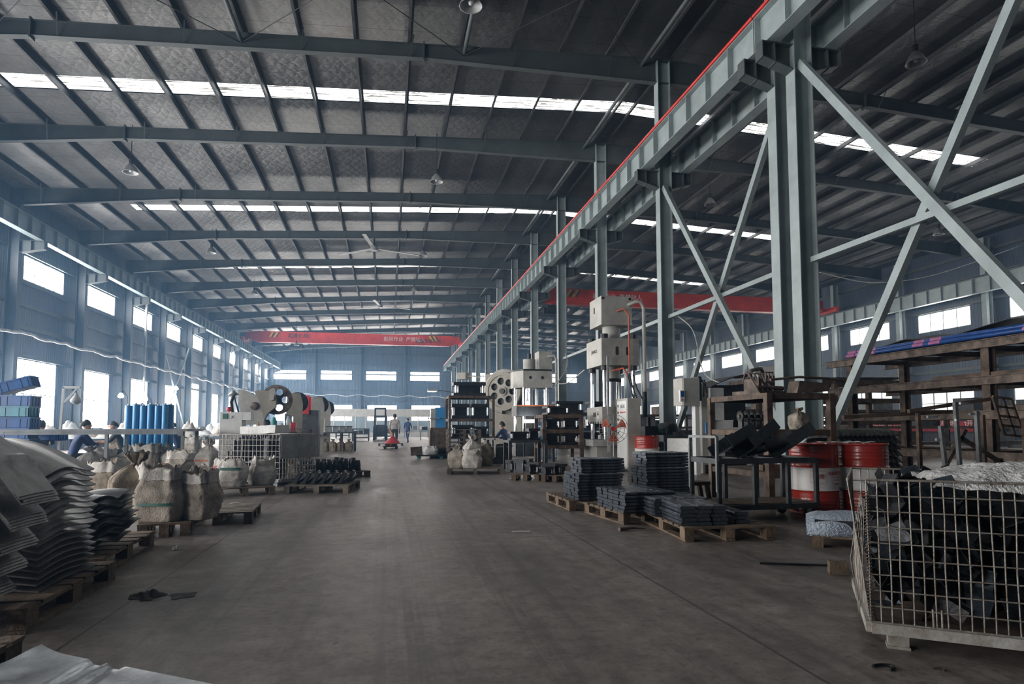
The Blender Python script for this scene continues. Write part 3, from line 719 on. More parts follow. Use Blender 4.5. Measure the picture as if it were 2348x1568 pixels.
# ------------------------------------------------------------------ NEAR WIRE CAGE, right
def wire_cage(x, y, rz, w, d, h, label, nx, nz, r=.0035, leg=.085, frame='cage_frame', wire='cage_wire', ny=None, group='wire cages', solid_side=False, lean=0.0):
    c = thing('wire_cage', label, 'wire cage', (x, y, 0), rz, group); z0 = leg+.045; z1 = z0+h; ny = ny or int(nx*d/w)
    MB().bar((0, 0, leg+.02), (w, 0, leg+.02), .045, .05).bar((0, d, leg+.02), (w, d, leg+.02), .045, .05).bar((0, 0, leg+.02), (0, d, leg+.02), .045, .05).bar((w, 0, leg+.02), (w, d, leg+.02), .045, .05).build('base_frame', frame, c); MB().b2(.02, w-.02, .02, d-.02, leg+.03, leg+.04).build('floor_plate', 'rust_steel', c)
    for i, (a, b) in enumerate(((.12, .08), (w-.12, .08), (.12, d-.08), (w-.12, d-.08))): MB().b2(a-.045, a+.045, b-.035, b+.035, 0, leg).b2(a-.05, a+.05, b-.045, b+.045, 0, .012).build('foot', frame, c)
    rnd = random.Random(int(x*100))
    def panel(nm, p0, u, wd, n, wob=.006, sh=0):
        mb = MB(); P = lambda a, z: Vector(p0)+Vector(u)*a+Vector((-sh*max(0, z-z0)*(1-a/wd), 0, z))
        for i in range(n+1):
            a = wd*i/n; bx = rnd.uniform(-wob, wob)
            mb.tube([P(a, z0-.03), P(a+bx, z0+h*.4), P(a-bx*.5, z0+h*.75), P(a, z1)], r*1.15, 6)
        for j in range(nz+1):
            z = z0+h*j/nz; s = rnd.uniform(-.004, .004)
            mb.tube([P(0, z), P(wd*.5, z+s), P(wd, z)], r*(1.9 if j in (0, nz) else 1.15), 6)
        if n > 12:
            for a in (wd*.21, wd*.52): mb.tube([P(a, z0+.09), P(a, z0-.02), P(a+.018, z0-.03), P(a+.036, z0-.02), P(a+.036, z0+.09)], r*1.5, 6)
        mb.build(nm, wire, c)
    panel('front_panel', (0, 0, 0), (1, 0, 0), w, nx); panel('back_panel', (0, d, 0), (1, 0, 0), w, nx)
    panel('left_panel', (0, 0, 0), (0, 1, 0), d, ny, .006, lean); panel('right_panel', (w, 0, 0), (0, 1, 0), d, ny)
    if solid_side: MB().b2(w+.004, w+.012, .02, d-.02, z0+h*.45, z1-.02).build('side_plate', 'grey_paint', c)
    return c, z0, z1
CX, CY, CRZ, CW_, CD_ = 2.36, 2.76, math.radians(-36), 1.25, .98
cage, cz0, cz1 = wire_cage(CX, CY, CRZ, CW_, CD_, .70, 'big wire mesh cage full of black brackets in the right foreground', 27, 9, lean=.12)
# hinge coil and loose wires at the near left corner
mb = MB(); mb.tube([(.012*math.cos(a)+.0, .012*math.sin(a)-.005, cz0+.0008*a*3.2) for a in [k_*.55 for k_ in range(460)] if cz0+.0008*a*3.2 < cz1-.03], .0022, 5); mb.build('hinge_coil', 'rust_steel', cage)
mb = MB()
for i in range(5): mb.tube([(-.01, .06*i, cz1-.1), (-.03-.01*i, .05*i, .4), (-.035, .04+.05*i, .22-.03*i)], .002, 5)
mb.build('loose_wires', 'cage_wire', cage)
Rc = Matrix.Rotation(CRZ, 3, 'Z')
def incage(x, y, z): return Vector((CX, CY, 0))+Rc@Vector((x, y, z))
def zbracket(a, b, c_, w, t=.004, hole=True):
    """bent sheet bracket: three flanges"""
    mb = MB(); pts = [(0, 0), (a, 0), (a+b*.35, b), (a+b*.35+c_, b+.01)]
    for i in range(3):
        p, q = Vector((pts[i][0], 0, pts[i][1])), Vector((pts[i+1][0], 0, pts[i+1][1]))
        mb.bar(p, q, w, t, (-(q-p).z, 0, (q-p).x))
    return mb
BR = [zbracket(.10, .07, .09, .12), zbracket(.13, .04, .08, .10), zbracket(.08, .10, .06, .14)]
BRM = []
for i, b in enumerate(BR):
    c_ = sum((Vector(v) for v in b.v), Vector())/len(b.v); b.v = [tuple(Vector(v)-c_) for v in b.v]
    me = b.mesh('steel_bracket'); me.materials.append(M['black_steel'] if i else M['blue_black_steel']); BRM.append(me)
rb = random.Random(11)
for i in range(252):
    ix, iy, iz = i % 7, (i//7) % 4, i//28
    x = .12+(CW_-.24)*(ix+rb.uniform(-.3, .3))/6; yy = .12+(CD_-.24)*(iy+rb.uniform(-.25, .25))/3; z = cz0+.10+.066*iz+rb.uniform(-.015, .015)
    o = link('steel_bracket', BRM[i % 3]); o.location = incage(min(CW_-.12, max(.12, x)), min(CD_-.11, max(.11, yy)), z)
    o.rotation_euler = (rb.uniform(-1.2, 1.2), rb.uniform(-1.2, 1.2), CRZ+rb.uniform(-3.1, 3.1))
    tag(o, 'black bent steel bracket in the tumbled heap inside the big near cage', 'bracket', 'black brackets in the near cage')
# plastic film thrown over the cage
def film(u, v):
    x = .30+1.15*u; y = -.02+.95*v
    z = cz1-.02+.10*math.sin(u*math.pi)**.5*math.sin(min(1, v*1.2)*math.pi)**.5+.035*ns(u*5, v*4, 2)+.018*ns(u*14, v*12, 3)+.20*math.exp(-(((u-.56)/.10)**2+((v-.40)/.22)**2))
    if v < .18: z -= (.18-v)*.35*(1.2*u)
    return incage(x, y, z)
tag(MB().sheet(film, 60, 44).build('plastic_film', 'plastic_film'), 'crumpled clear plastic sheet over the top of the near cage', 'plastic sheet')
# ------------------------------------------------------------------ RED OIL DRUMS
def drum(x, y, label, rz=0, z=0, group='red and white oil drums', lab=True):
    d = thing('oil_drum', label, 'oil drum', (x, y, z), rz, group); R, Hh = .287, .88
    def prof(z0, z1):
        pr = []; n = max(3, int((z1-z0)/.012))
        for i in range(n+1):
            zz = z0+(z1-z0)*i/n; b = 0
            for c in (.30, .585): b += .012*math.exp(-((zz-c)/.012)**2)
            for c in (.06, .10, .14, .18, .70, .74, .78): b += .006*math.exp(-((zz-c)/.010)**2)
            pr.append((R-.004+b, zz))
        return pr
    MB().lathe([(0, .01), (R-.02, .01), (R+.006, 0), (R+.006, .018)]+prof(.02, .30), 48).build('lower_body', 'drum_red', d)
    MB().lathe(prof(.30, .585), 48).build('white_band', 'drum_white', d)
    MB().lathe(prof(.585, .86)+[(R+.006, .862), (R+.006, .88), (R-.008, .88), (R-.012, .862), (0, .862)], 48).build('upper_body', 'drum_red', d)
    MB().cyl((.17, -.05, .862), (.17, -.05, .882), .035, n=16).build('bung', 'galvanised', d)
    if lab:
        def ctext(s, a, z, size, bold=1.0):
            for i, ch in enumerate(s):
                an = a+(i-(len(s)-1)/2)*size*1.02/R
                if ch == ' ': continue
                text('lettering', ch, size, 'label_red', d, ((R+.0105)*math.cos(an), (R+.0105)*math.sin(an), z), (math.pi/2, 0, an+math.pi/2), .0012)
        a0 = -math.pi/2
        ctext('隆博', a0-.42, .475, .065); ctext('抗磨液压油', a0+.42, .515, .052)
        ctext('GB11118.1', a0+.42, .467, .021); ctext('L-HM46', a0+.42, .43, .026); ctext('隆博品质', a0+.42, .385, .02)
        fr = MB(); 
        for (u0, u1, z0, z1) in ((-.74, -.10, .40, .403), (-.74, -.10, .545, .548), (-.74, -.73, .40, .548), (-.11, -.10, .40, .548)):
            fr.sheet(lambda u, v, u0=u0, u1=u1, z0=z0, z1=z1: ((R+.0105)*math.cos(a0+u0+(u1-u0)*u), (R+.0105)*math.sin(a0+u0+(u1-u0)*u), z0+(z1-z0)*v), 8, 1)
        fr.build('label_frame', 'label_red', d)
    return d
drum(5.34, 7.14, 'red and white oil drum beside the cart, left of the pair', -.05)
drum(5.955, 7.0, 'red and white oil drum of the pair nearest the grey pad stack', 1.0)
tag(MB().sheet(lambda u, v: (5.45+.58*u, 6.86+.40*v, .885+.02*ns(u*6, v*6)+.012), 20, 14).build('plastic_film', 'plastic_film'), 'clear plastic scrap lying across the two drum tops', 'plastic sheet')
drum(fl(1484, 1084).x, fl(1484, 1084).y, 'red oil drum standing behind the big press cabinet', .3, 0, None, False)

# ------------------------------------------------------------------ STEEL PLATES ON PALLETS
def plate_mesh(L, w, t, m='plate_steel'):
    mb = MB(); h = t/2; c = t*.28
    poly = [(-w/2+c, -h), (w/2-c, -h), (w/2, -h+c), (w/2, h-c), (w/2-c, h), (-w/2+c, h), (-w/2, h-c), (-w/2, -h+c)]
    mb.prism(poly, -L/2, L/2, lambda a, b, q: (q, a, b+h))
    for s in (-1, 1):
        mb.box((s*L*.30, 0, t+.0015), (.10, w*.5, .003)); mb.cyl((s*L*.5, w*.22, h), (s*(L*.5+.002), w*.22, h), .006, n=8); mb.cyl((s*L*.5, -w*.22, h), (s*(L*.5+.002), -w*.22, h), .006, n=8)
    me = mb.mesh('track_plate'); me.materials.append(M[m]); return me
PLM = plate_mesh(.62, .15, .034); PLS = plate_mesh(.44, .15, .034)
rp_ = random.Random(5)
def stack(cx, cy_, rz, nx, layers, label, z=PT, L=.62, along='y', me=None, gap=.006):
    """rows of plates side by side; layers may differ per row"""
    me = me or PLM
    for i in range(nx):
        n = layers[i] if isinstance(layers, (list, tuple)) else layers
        for j in range(n):
            off = (i-(nx-1)/2)*(.15+gap); q = Vector((0, off, 0)); q = Matrix.Rotation(rz, 3, 'Z')@q
            o = link('track_plate', me); o.location = (cx+q.x+rp_.uniform(-.012, .012), cy_+q.y+rp_.uniform(-.012, .012), z+.0385*j+.001)
            o.rotation_euler = (0, 0, rz+rp_.uniform(-.02, .02))
            lay = 'top' if j == n-1 else ('bottom' if j == 0 else nth(n-1-j)+' from top')
            tag(o, '%s plate in %s row, %s' % (lay, nth(i).replace('nearest', 'first'), label), 'steel plate', 'dark steel plates on pallets')
pF = pal_at(1570, 1243, 1780, 1238, 1.35, 'wooden pallet with low plate stacks, nearest in the right row', seed=12, m='pallet_wood', n=9)
fx, fy, frz = pF.location.x, pF.location.y, pF.rotation_euler.z
def onF(x, y): q = Matrix.Rotation(frz, 3, 'Z')@Vector((x, y, 0)); return fx+q.x, fy+q.y
x_, y_ = onF(-.22, -.28); stack(x_, y_, frz+math.pi/2-.03, 3, 5, 'front left pile, nearest plate pallet')
x_, y_ = onF(-.20, .36); stack(x_, y_, frz+math.pi/2+.02, 4, 5, 'rear pile, nearest plate pallet')
x_, y_ = onF(.13, -.20); stack(x_, y_, frz+math.pi/2-.02, 2, [3, 2], 'front right pile, nearest plate pallet')
pallet(2.98, 7.28, .12, 'wooden pallet with low plate pile, middle of the right row', .92, 1.05, seed=13, m='pallet_wood')
stack(2.86, 7.05, .08, 5, 6, 'low pile, middle plate pallet')
pallet(2.78, 8.52, .03, 'wooden pallet with the far plate pile, right row', .95, 1.1, seed=14, m='pallet_wood')
stack(2.74, 8.25, .05, 4, 9, 'lower half of far plate pile'); stack(2.82, 8.30, .03, 3, 5, 'upper half of far plate pile', z=PT+.0385*9)
pallet(3.76, 8.35, .03, 'wooden pallet under the tall plate tower, right row', .95, 1.0, seed=15, m='pallet_wood')
stack(3.64, 8.10, .03, 4, 11, 'lower part of tall plate tower'); stack(3.68, 8.12, .02, 3, 5, 'upper part of tall plate tower', z=PT+.0385*11, me=PLM)
stack(4.05, 8.45, .05, 2, 8, 'short pile right of plate tower', me=PLS)
# odds and ends on the floor near the plates
a, b = fl(1420, 1218), fl(1480, 1214); tag(MB().tube([a+Vector((0, 0, .02)), (a+b)/2+Vector((0, .02, .025)), b+Vector((0, 0, .012))], [.022, .016, .006], 8).build('scrap_stick', 'rust_steel'), 'short rusty stick lying by the nearest plate pallet', 'scrap')
a, b = fl(1742, 1293), fl(1905, 1298); tag(MB().bar(a+Vector((0, 0, .008)), b+Vector((0, 0, .008)), .02, .014).build('steel_rod', 'black_steel'), 'thin dark steel rod on floor in front of wrapped bundle', 'rod')
p = fl(1925, 1318); tag(MB().box((p.x+.03, p.y+.05, .045), (.13, .1, .09), -.5).build('wood_block', 'old_board'), 'loose wooden block on floor left of the near cage', 'block')
p = fl(2026, 1534); tag(MB().tube([(p.x+.05*math.cos(a_*.1-1.4), p.y+.03*math.sin(a_*.1-1.4), .008) for a_ in range(40)], .007, 6).build('steel_clip', 'black_steel'), 'curved black steel clip on floor before the near cage', 'clip')
p = fl(2145, 1538); tag(MB().tube([(p.x+.05*math.cos(a_*.1-1.0), p.y+.02*math.sin(a_*.1-1.0), .005) for a_ in range(26)], .003, 6).build('wire_scrap', 'rust_steel'), 'thin bent wire scrap on floor below the near cage', 'wire')

# ------------------------------------------------------------------ WRAPPED BUNDLE
w_ = Vector((3.80, 5.12, 0))
wr = -.62
bd = thing('wrapped_bundle', 'long film-wrapped bundle on wooden blocks behind the near cage', 'wrapped bundle', (w_.x, w_.y, 0), wr)
MB().sheet(lambda u, v: (-.05+1.0*u, .42*math.cos(math.pi*(v*1.15-.07))*(.9+.1*math.sin(u*9))*.8+.35, .10+.20*max(0, math.sin(math.pi*(v*1.15-.07)))**.5*(1-.25*math.exp(-u*9))+.012*ns(u*9, v*9)), 40, 24).build('film', 'film_grey', bd)
MB()  .b2(.02, .9, .06, .64, .10, .24).build('contents', 'dark_metal', bd)
MB().b2(.0, .95, .02, .68, .085, .105).build('deck', 'old_board', bd)
for xx in (.04, .48, .90):
    for yy in (.06, .62): MB().box((xx, yy, .043), (.09, .1, .085)).build('wood_block', 'pallet_wood', bd)
# ------------------------------------------------------------------ CART WITH CHANNELS
ct = thing('trolley_cart', 'dark steel trolley cart with bare frame posts and castors, right', 'cart', (3.70, 6.58, 0), .03)
cw, cd, zt_, zb_ = 1.28, .62, .70, .17
mb = MB()
for z in (zt_, zb_):
    for p, q in (((0, 0), (cw, 0)), ((0, cd), (cw, cd)), ((0, 0), (0, cd)), ((cw, 0), (cw, cd))): mb.bar((p[0], p[1], z), (q[0], q[1], z), .045, .06)
for xx in (.42, .86): mb.bar((xx, 0, zt_), (xx, cd, zt_), .045, .05); mb.bar((xx, 0, zb_), (xx, cd, zb_), .045, .05)
mb.build('deck_frame', 'dark_paint', ct)
for xx in (0, .46, .90, cw):
    for yy in (0, cd):
        MB().b2(xx-.022, xx+.022, yy-.022, yy+.022, zb_, zt_).build('post', 'dark_paint', ct)
h_ = MB(); h_.bar((-.02, 0, .35), (-.02, 0, .98), .03, .03).bar((-.02, cd, .35), (-.02, cd, .98), .03, .03).bar((-.02, 0, .98), (-.02, cd, .98), .03, .03); h_.build('handle', 'grey_paint', ct)
MB().b2(.02, cw*.97, .05, .58, zb_+.02, zb_+.035).build('lower_shelf', 'old_board', ct)
for xx in (.08, cw-.08):
    for yy in (.06, cd-.06):
        cs = MB().b2(xx-.03, xx+.03, yy-.028, yy+.028, .13, .145); cs.b2(xx-.03, xx+.03, yy-.03, yy-.024, .05, .135).b2(xx-.03, xx+.03, yy+.024, yy+.03, .05, .135)
        c_ = cs.build('castor', 'galvanised', ct); MB().cyl((xx+.01, yy-.018, .062), (xx+.01, yy+.018, .062), .06, n=20).build('wheel', 'rubber', c_)
def channel(L, w, h, t=.012):
    mb = MB(); mb.bar((0, 0, 0), (L, 0, 0), w, t); mb.bar((0, -w/2, h/2), (L, -w/2, h/2), t, h); mb.bar((0, w/2, h/2), (L, w/2, h/2), t, h); return mb
for i, (x, y, z, rz, ry, rx, lab) in enumerate(((3.80, 6.66, .80, .55, -.28, -.45, 'leftmost, inside the handle'), (4.08, 6.62, .79, .50, -.38, -.50, 'second from left, tilted up'), (4.32, 6.78, .77, .45, -.20, -.3, 'lying low in the middle'), (4.56, 6.62, .79, .50, -.30, -.55, 'right end, overhanging'), (4.0, 6.95, .80, .2, -.12, -.2, 'lying at the back'))):
    o = channel(.62, .30, .13).build('steel_channel', 'blue_black_steel', None, (x, y, z), (rx, ry, rz))
    tag(o, 'black steel channel heaped on the trolley cart, %s' % lab, 'steel channel', 'black channels on the cart')

# ------------------------------------------------------------------ BROWN RACK BY THE COLUMN
def rack(name, label, o, rz, w, d, zs, m, post=.06, beam=.06, boards=True, group=None, ptop=None, posts=None, board_m=None):
    r = thing(name, label, 'rack', (o[0], o[1], 0), rz, group); top = ptop or zs[-1]
    for xx in (posts or (0, w)):
        for yy in (0, d): MB().b2(xx-post/2, xx+post/2, yy-post/2, yy+post/2, 0, top).build('post', m, r)
    for z in zs:
        s = MB()
        for yy in (0, d): s.bar((0, yy, z-beam/2), (w, yy, z-beam/2), beam*.7, beam)
        for xx in (posts or (0, w)): s.bar((xx, 0, z-beam/2), (xx, d, z-beam/2), beam*.7, beam)
        if boards: s.b2(0, w, 0, d, z-.004, z+.004)
        s.build('shelf', board_m or m, r)
    return r
RK0 = Vector((5.0, 7.57, 0)); br = math.radians(1.5)
R_ = rack('steel_rack', 'brown welded steel rack in front of the big near column', (RK0.x, RK0.y), br, .98, 1.45, (.48, 1.05, 1.55), 'rust_paint', .085, .075)
def onR(x, y, z): q = Matrix.Rotation(br, 3, 'Z')@Vector((x, y, 0)); return Vector((RK0.x+q.x, RK0.y+q.y, z))
# things on the brown rack
def put(o, label, cat, p, rz=0, group=None, rot=None):
    o.location = p; o.rotation_euler = rot or (0, 0, rz); return tag(o, label, cat, group)
jig = thing('welding_jig', 'rusty welding jig of plates and bent straps on top of the brown rack', 'jig', onR(.25, .62, 1.555), br+.25)
MB().b2(-.22, .30, -.25, .25, 0, .05).build('base', 'rust_steel', jig)
MB().b2(-.2, -.14, -.22, .05, .05, .22).cyl((-.22, -.2, .09), (.3, -.2, .09), .035).b2(.12, .2, -.05, .2, .05, .2).build('block', 'rust_steel', jig)
mb = MB()
for i in range(4): mb.tube([(-.22+.1*i, -.24, .03), (-.26+.1*i, -.18, .16), (-.2+.11*i, -.05, .30), (-.1+.1*i, .1, .33), (-.05+.1*i, .2, .2)], .016, 6)
mb.build('bent_strap', 'rust_steel', jig)
mb = MB(); 
for i in range(3): mb.b2(-.1+.07*i, -.085+.07*i, -.26, -.24, .16, .32)
mb.b2(-.1, .055, -.26, -.24, .30, .315).b2(-.1, .055, -.26, -.24, .16, .175).build('grid_piece', 'rust_steel', jig)
put(MB().prism([(0, 0), (.55, .03), (.6, .14), (.05, .17)], -.1, .1, lambda a, b, h: (a, h, b)).build('rusty_plate', 'rust_steel'), 'rusty trapezoid box plate on top of the brown rack, right side', 'plate', onR(.46, .12, 1.555), br+.1)
put(MB().tube([(0, 0, .01), (.5, .05, .06), (1.0, .1, .05), (1.35, .2, .03)], .02, 6).build('bent_bar', 'rust_steel'), 'long bent bar lying across top of the brown rack', 'bar', onR(.15, .15, 1.73), br)
put(MB().tube([(0, 0, 0), (.12, .03, .18), (.35, .05, .22), (.5, .1, .12)], .03, 8).build('bent_pipe', 'rust_steel'), 'bent rusty pipe on the welding jig, brown rack top', 'pipe', onR(.20, .75, 1.75), br+.3)
stf = thing('die_fixture', 'row of dark clamps on a bar on middle shelf of the brown rack', 'fixture', onR(.0, .5, 1.055), br)
MB().b2(-.02, .45, -.1, .5, 0, .03).build('base', 'dark_metal', stf); MB().cyl((.0, .2, .19), (.45, .2, .19), .022).build('bar', 'rust_steel', stf)
for i in range(5): MB().lathe([(.03, 0), (.085, 0), (.085, .02), (.03, .02)], 18, (.02+.10*i, .2, .19), (1, 0, 0)).b2(.02+.1*i, .04+.1*i, .15, .25, .03, .16).build('clamp', 'dark_metal', stf)
o = sack_mesh(.26, .22, .30, 61, 'tied', .1).build('cloth_bundle', 'sack_cloth'); put(o, 'grey cloth bundle on middle shelf of the brown rack, right', 'bundle', onR(.66, .25, 1.055), .3)
put(MB().b2(0, .3, 0, .6, 0, .12).b2(.03, .27, .03, .57, .12, .14).build('steel_box', 'dark_metal'), 'dark steel box on middle shelf of the brown rack, left', 'box', onR(.02, -.02+.9, 1.055), br)
put(MB().b2(0, .75, 0, .09, 0, .08).build('timber', 'pallet_wood'), 'timber beam lying on bottom shelf of the brown rack', 'timber', onR(.1, .3, .485), br)
put(MB().b2(0, .12, 0, .3, 0, .1).build('timber', 'pallet_wood_grey'), 'short timber block on bottom shelf of the brown rack', 'timber', onR(.75, .5, .485), br)
st_ = thing('wooden_stool', 'low wooden trestle bench on floor under the cart and rack', 'bench', (3.75, 8.15, 0), .2)
MB().b2(0, .8, 0, .25, .26, .31).build('seat', 'pallet_wood', st_)
for xx in (.08, .82):
    for yy in (.04, .21): MB().bar((xx, yy, 0), (xx+(.05 if xx < .4 else -.05), yy, .26), .05, .05).build('leg', 'pallet_wood', st_)

# ------------------------------------------------------------------ STACK OF GREY WOVEN PADS and pipe trestle
NP = 9
for i in range(NP):
    def fn(u, v, i=i):
        a = v*math.pi
        return (0+1.25*u, .0+.75*v, .05*abs(math.sin(u*math.pi*13))*.45+.10*math.sin(a)**.3)
    o = MB().sheet(fn, 78, 10, .02).build('ribbed_pad', 'rag_grey')
    put(o, 'grey ribbed steel pad behind the drums, %s' % ('top of the stack' if i == NP-1 else nth(NP-1-i)+' from the top'), 'pad', (6.75+.02*(i % 2), 8.35+.01*i, .10+.105*i), .12, 'ribbed pads behind the drums')
tag(MB().b2(6.7, 8.1, 8.3, 9.2, 0, .1).build('dunnage', 'old_board'), 'wooden dunnage under the grey ribbed pads', 'dunnage')
tr = thing('pipe_trestle', 'rusty trestle of upright square tubes and a ladder frame behind near cage', 'trestle', (6.9, 6.9, 0), 0)
up = [(7.05, 7.25, 1.28, .0), (7.25, 7.0, 1.10, .1), (7.55, 7.1, 1.42, .05), (7.75, 7.0, 1.30, .02), (8.05, 7.2, 1.25, 0), (8.5, 7.0, 1.2, .0)]
for i, (x, y, z, l) in enumerate(up):
    MB().bar((x-6.9, y-6.9, 0), (x-6.9-l, y-6.9, z), .045, .045).build('upright', 'rust_paint' if i in (0, 4, 5) else 'grey_paint', tr)
MB().bar((.35, .3, .35), (.85, .3, 1.05), .05, .05).bar((.75, .3, .95), (1.5, .3, .55), .05, .05).bar((1.5, .3, .55), (1.62, .3, 0), .05, .05).bar((1.2, .3, .1), (1.42, .3, .65), .05, .05).build('brace', 'rust_steel', tr)
MB().bar((0, .35, 1.30), (1.3, .25, 1.48), .05, .05).bar((-.9, .5, 1.22), (.8, .4, 1.30), .05, .05).build('rail', 'rust_paint', tr)
mb = MB()
for a_ in (0, .16, .3): mb.bar((1.22+a_, .2, 1.50-.1*a_), (1.38+a_*1.1, .2, .98-.1*a_), .03, .03)
for b_ in (0, .25, .5, .75, 1): mb.bar((1.22+.16*b_, .2, 1.50-.52*b_), (1.52+.19*b_, .2, 1.47-.52*b_), .03, .03)
mb.build('ladder_frame', 'rust_paint', tr)
for i, (x, z) in enumerate(((.18, 1.22), (.36, 1.06), (.70, 1.40), (.85, 1.26), (.62, 1.18), (.3, .92))): MB().bar((x-.11, .12, z), (x+.05, .12, z), .03, .03).build('peg', 'galvanised', tr)

# ------------------------------------------------------------------ LONG BROWN STOCK RACK, right
rk = thing('stock_rack', 'long brown heavy steel stock rack with three levels, right side', 'stock rack', (0, 0, 0))
xa, xb = 10.75, 12.2
ys = [5.0, 9.45, 12.9]; levels = [.55, 1.30, 1.93, 2.60]
for y in ys:
    for x in (xa, xb): MB().ibeam((x, y, 0), (x, y, levels[-1]+.0), .16, .16, .016, .014, (1, 0, 0)).build('post', 'rust_paint', rk)
for z in levels:
    s = MB(); y1 = 13.6
    for x in (xa-.11, xb+.11): s.ibeam((x, 4, z), (x, y1, z), .16, .09, .014, .01)
    s.build('beam', 'rust_steel', rk)
    for y in [4.4+.95*i for i in range(10)]: MB().bar((xa-.1, y, z+.02), (xb+.1, y, z+.02), .08, .1).build('cross_bearer', 'rust_paint', rk)
def sheetpile(pts, z, th, label, m='black_sheet', wav=.03, pk=(0, .5)):
    (x0, y0), (x1, y1) = pts
    o = MB().sheet(lambda u, v: (x0+(x1-x0)*u, y0+(y1-y0)*v, z+wav*ns(u*2, v*3, z*3)+wav*.5+pk[0]*max(0, 1-abs(v-pk[1])/(.45 if v < pk[1] else .55))*(.55+.45*u)), 8, 24, th).build('steel_sheet', m)
    return tag(o, label, 'steel sheet')
sheetpile(((10.9, 4.6), (12.05, 8.9)), 2.82, .02, 'dark curling sheet on top of the stock rack, right end', wav=.06, pk=(.42, .45))
sheetpile(((10.75, 6.4), (12.1, 10.6)), 2.74, .012, 'dark sheet lying on top level of the stock rack, middle', wav=.05, pk=(.42, .62))
sheetpile(((10.9, 9.6), (12.0, 13.0)), 2.74, .012, 'dark sheet on top level of the stock rack, far end', wav=.05, pk=(.36, .55))
tag(MB().b2(10.75, 10.95, 8.2, 10.7, 2.74, 2.86).build('old_plank', 'old_board'), 'old rough plank beside the blue tubes on the stock rack', 'plank')
for i, (dx, dz) in enumerate(((0, 0), (.09, 0), (.045, .075))):
    y0, y1 = 4.2, 12.9
    tb = thing('blue_tube', 'blue wrapped tube on top of the stock rack, %s' % ('front one', 'rear one', 'upper one')[i], 'tube', (10.62+dx, 0, 2.745+dz), 0, 'blue wrapped tubes')
    MB().tube([(0, y0, .0), (0, 8, -.01), (0, y1, .0)], .042, 12).build('sleeve', 'pipe_blue', tb)
    for yy in (8.0, 8.4, 10.3, 10.7, 12.0, 12.3, 12.6): MB().cyl((0, yy, 0), (0, yy+.26, 0), .0445, n=12).build('pink_label', 'pink_label', tb)
for i, (z, y0, y1, m, lab) in enumerate(((1.99, 8.6, 10.6, 'rust_paint', 'short rusty bar on third level of the stock rack'), (1.99, 6.4, 8.2, 'rust_paint', 'rusty flat bar on third level, right end of the stock rack'), (1.37, 6.0, 9.2, 'orange_metal', 'orange-brown bar bundle on second level of the stock rack'))):
    tag(MB().b2(xa-.05, xa+.15, y0, y1, z, z+.09).build('steel_bar', 'rust_steel' if i == 2 else m), lab, 'bar')
sheetpile(((10.92, 6.2), (12.04, 9.3)), 1.47, .05, 'flat dark sheet stack on second level of the stock rack')
sheetpile(((10.92, 6.0), (12.04, 9.3)), .74, .06, 'flat dark sheet stack on lowest level of the stock rack')
# second stock rack behind, towards the column
rk2 = rack('stock_rack', 'brown stock rack farther back, behind the big near column', (9.4, 14.6), .04, 4.6, 1.3, (.6, 1.25, 1.85, 2.35), 'rust_paint', .12, .11, False, None, None, (0, 2.3, 4.6))
for i, (x, z, l, lab) in enumerate(((9.52, 2.36, 2.05, 'top level left'), (11.8, 2.36, 2.2, 'top level right'), (9.52, 1.86, 2.05, 'third level left'), (11.9, 1.26, 2.0, 'second level right'), (9.55, 1.26, 2.0, 'second level left'))):
    o = MB().sheet(lambda u, v, x=x, l=l, z=z: (x+l*u, 14.72+1.05*v, z+.065+.03*ns(u*3, v*3, x)), 14, 6, .02).build('steel_sheet', 'black_sheet'); tag(o, 'dark sheet stack on the farther stock rack, %s' % lab, 'steel sheet')
tag(MB().b2(9.5, 11.2, 14.62, 14.74, 2.44, 2.66).build('white_board', 'drum_white'), 'white board lying on top of the farther stock rack', 'board')
# red banner on the right wall
bn = thing('wall_banner', 'long red banner with white lettering hung behind the stock racks', 'banner', (0, 0, 0))
e0, e1 = atX(1925, 972, 32.2), atX(2262, 972, 32.2)
zc_ = 1.22
MB().b2(32.25, 32.27, e1.y, e0.y, zc_-.45, zc_+.45).build('cloth', 'banner_red', bn)
span = e0.y-e1.y
for s_, f0, sz in (('深圳邦德', .12, .42), ('邦德激光祝各位', .45, .62), ('财源广进', .82, .62)):
    text('lettering', s_, sz, 'banner_text', bn, (32.24, e0.y-span*f0, zc_), (math.pi/2, 0, -math.pi/2), .002)
# ------------------------------------------------------------------ BIG HYDRAULIC PRESS
def obox(name, m, parent, x0, x1, y0, y1, z0, z1, bev=.012):
    """box with chamfered vertical and horizontal edges"""
    mb = MB(); b = bev
    poly = [(x0+b, y0), (x1-b, y0), (x1, y0+b), (x1, y1-b), (x1-b, y1), (x0+b, y1), (x0, y1-b), (x0, y0+b)]
    mb.prism(poly, z0, z1); return mb.build(name, m, parent)
hp = thing('hydraulic_press', 'tall pale grey four-column hydraulic press, the biggest machine right of the aisle', 'press', (0, 0, 0))
PX0, PX1, PY0, PY1 = 5.40, 6.44, 15.40, 16.65
cr = obox('crown', 'machine_grey', hp, PX0, PX1, PY0, PY1, 2.70, 3.41)
for xx in (5.83, 6.12): MB().prism([(xx+.045*math.cos(a_*.4), 3.08+.045*math.sin(a_*.4)+(.07 if math.sin(a_*.4) > 0 else -.07)) for a_ in range(16)], PY0-.004, PY0+.01, lambda a, b, h: (a, h, b)).build('slot', 'rubber', cr)
text('lettering', 'JIANGLI', .13, 'ink_dark', cr, (PX0-.004, 15.98, 3.10), (math.pi/2, 0, -math.pi/2), .002)
tb_ = obox('oil_tank', 'machine_grey', hp, 5.42, 6.28, 15.45, 16.40, 3.77, 4.53)
for xx in (5.47, 6.22): MB().box((xx, 15.45, 4.47), (.06, .03, .06)).build('lug', 'dark_metal', tb_)
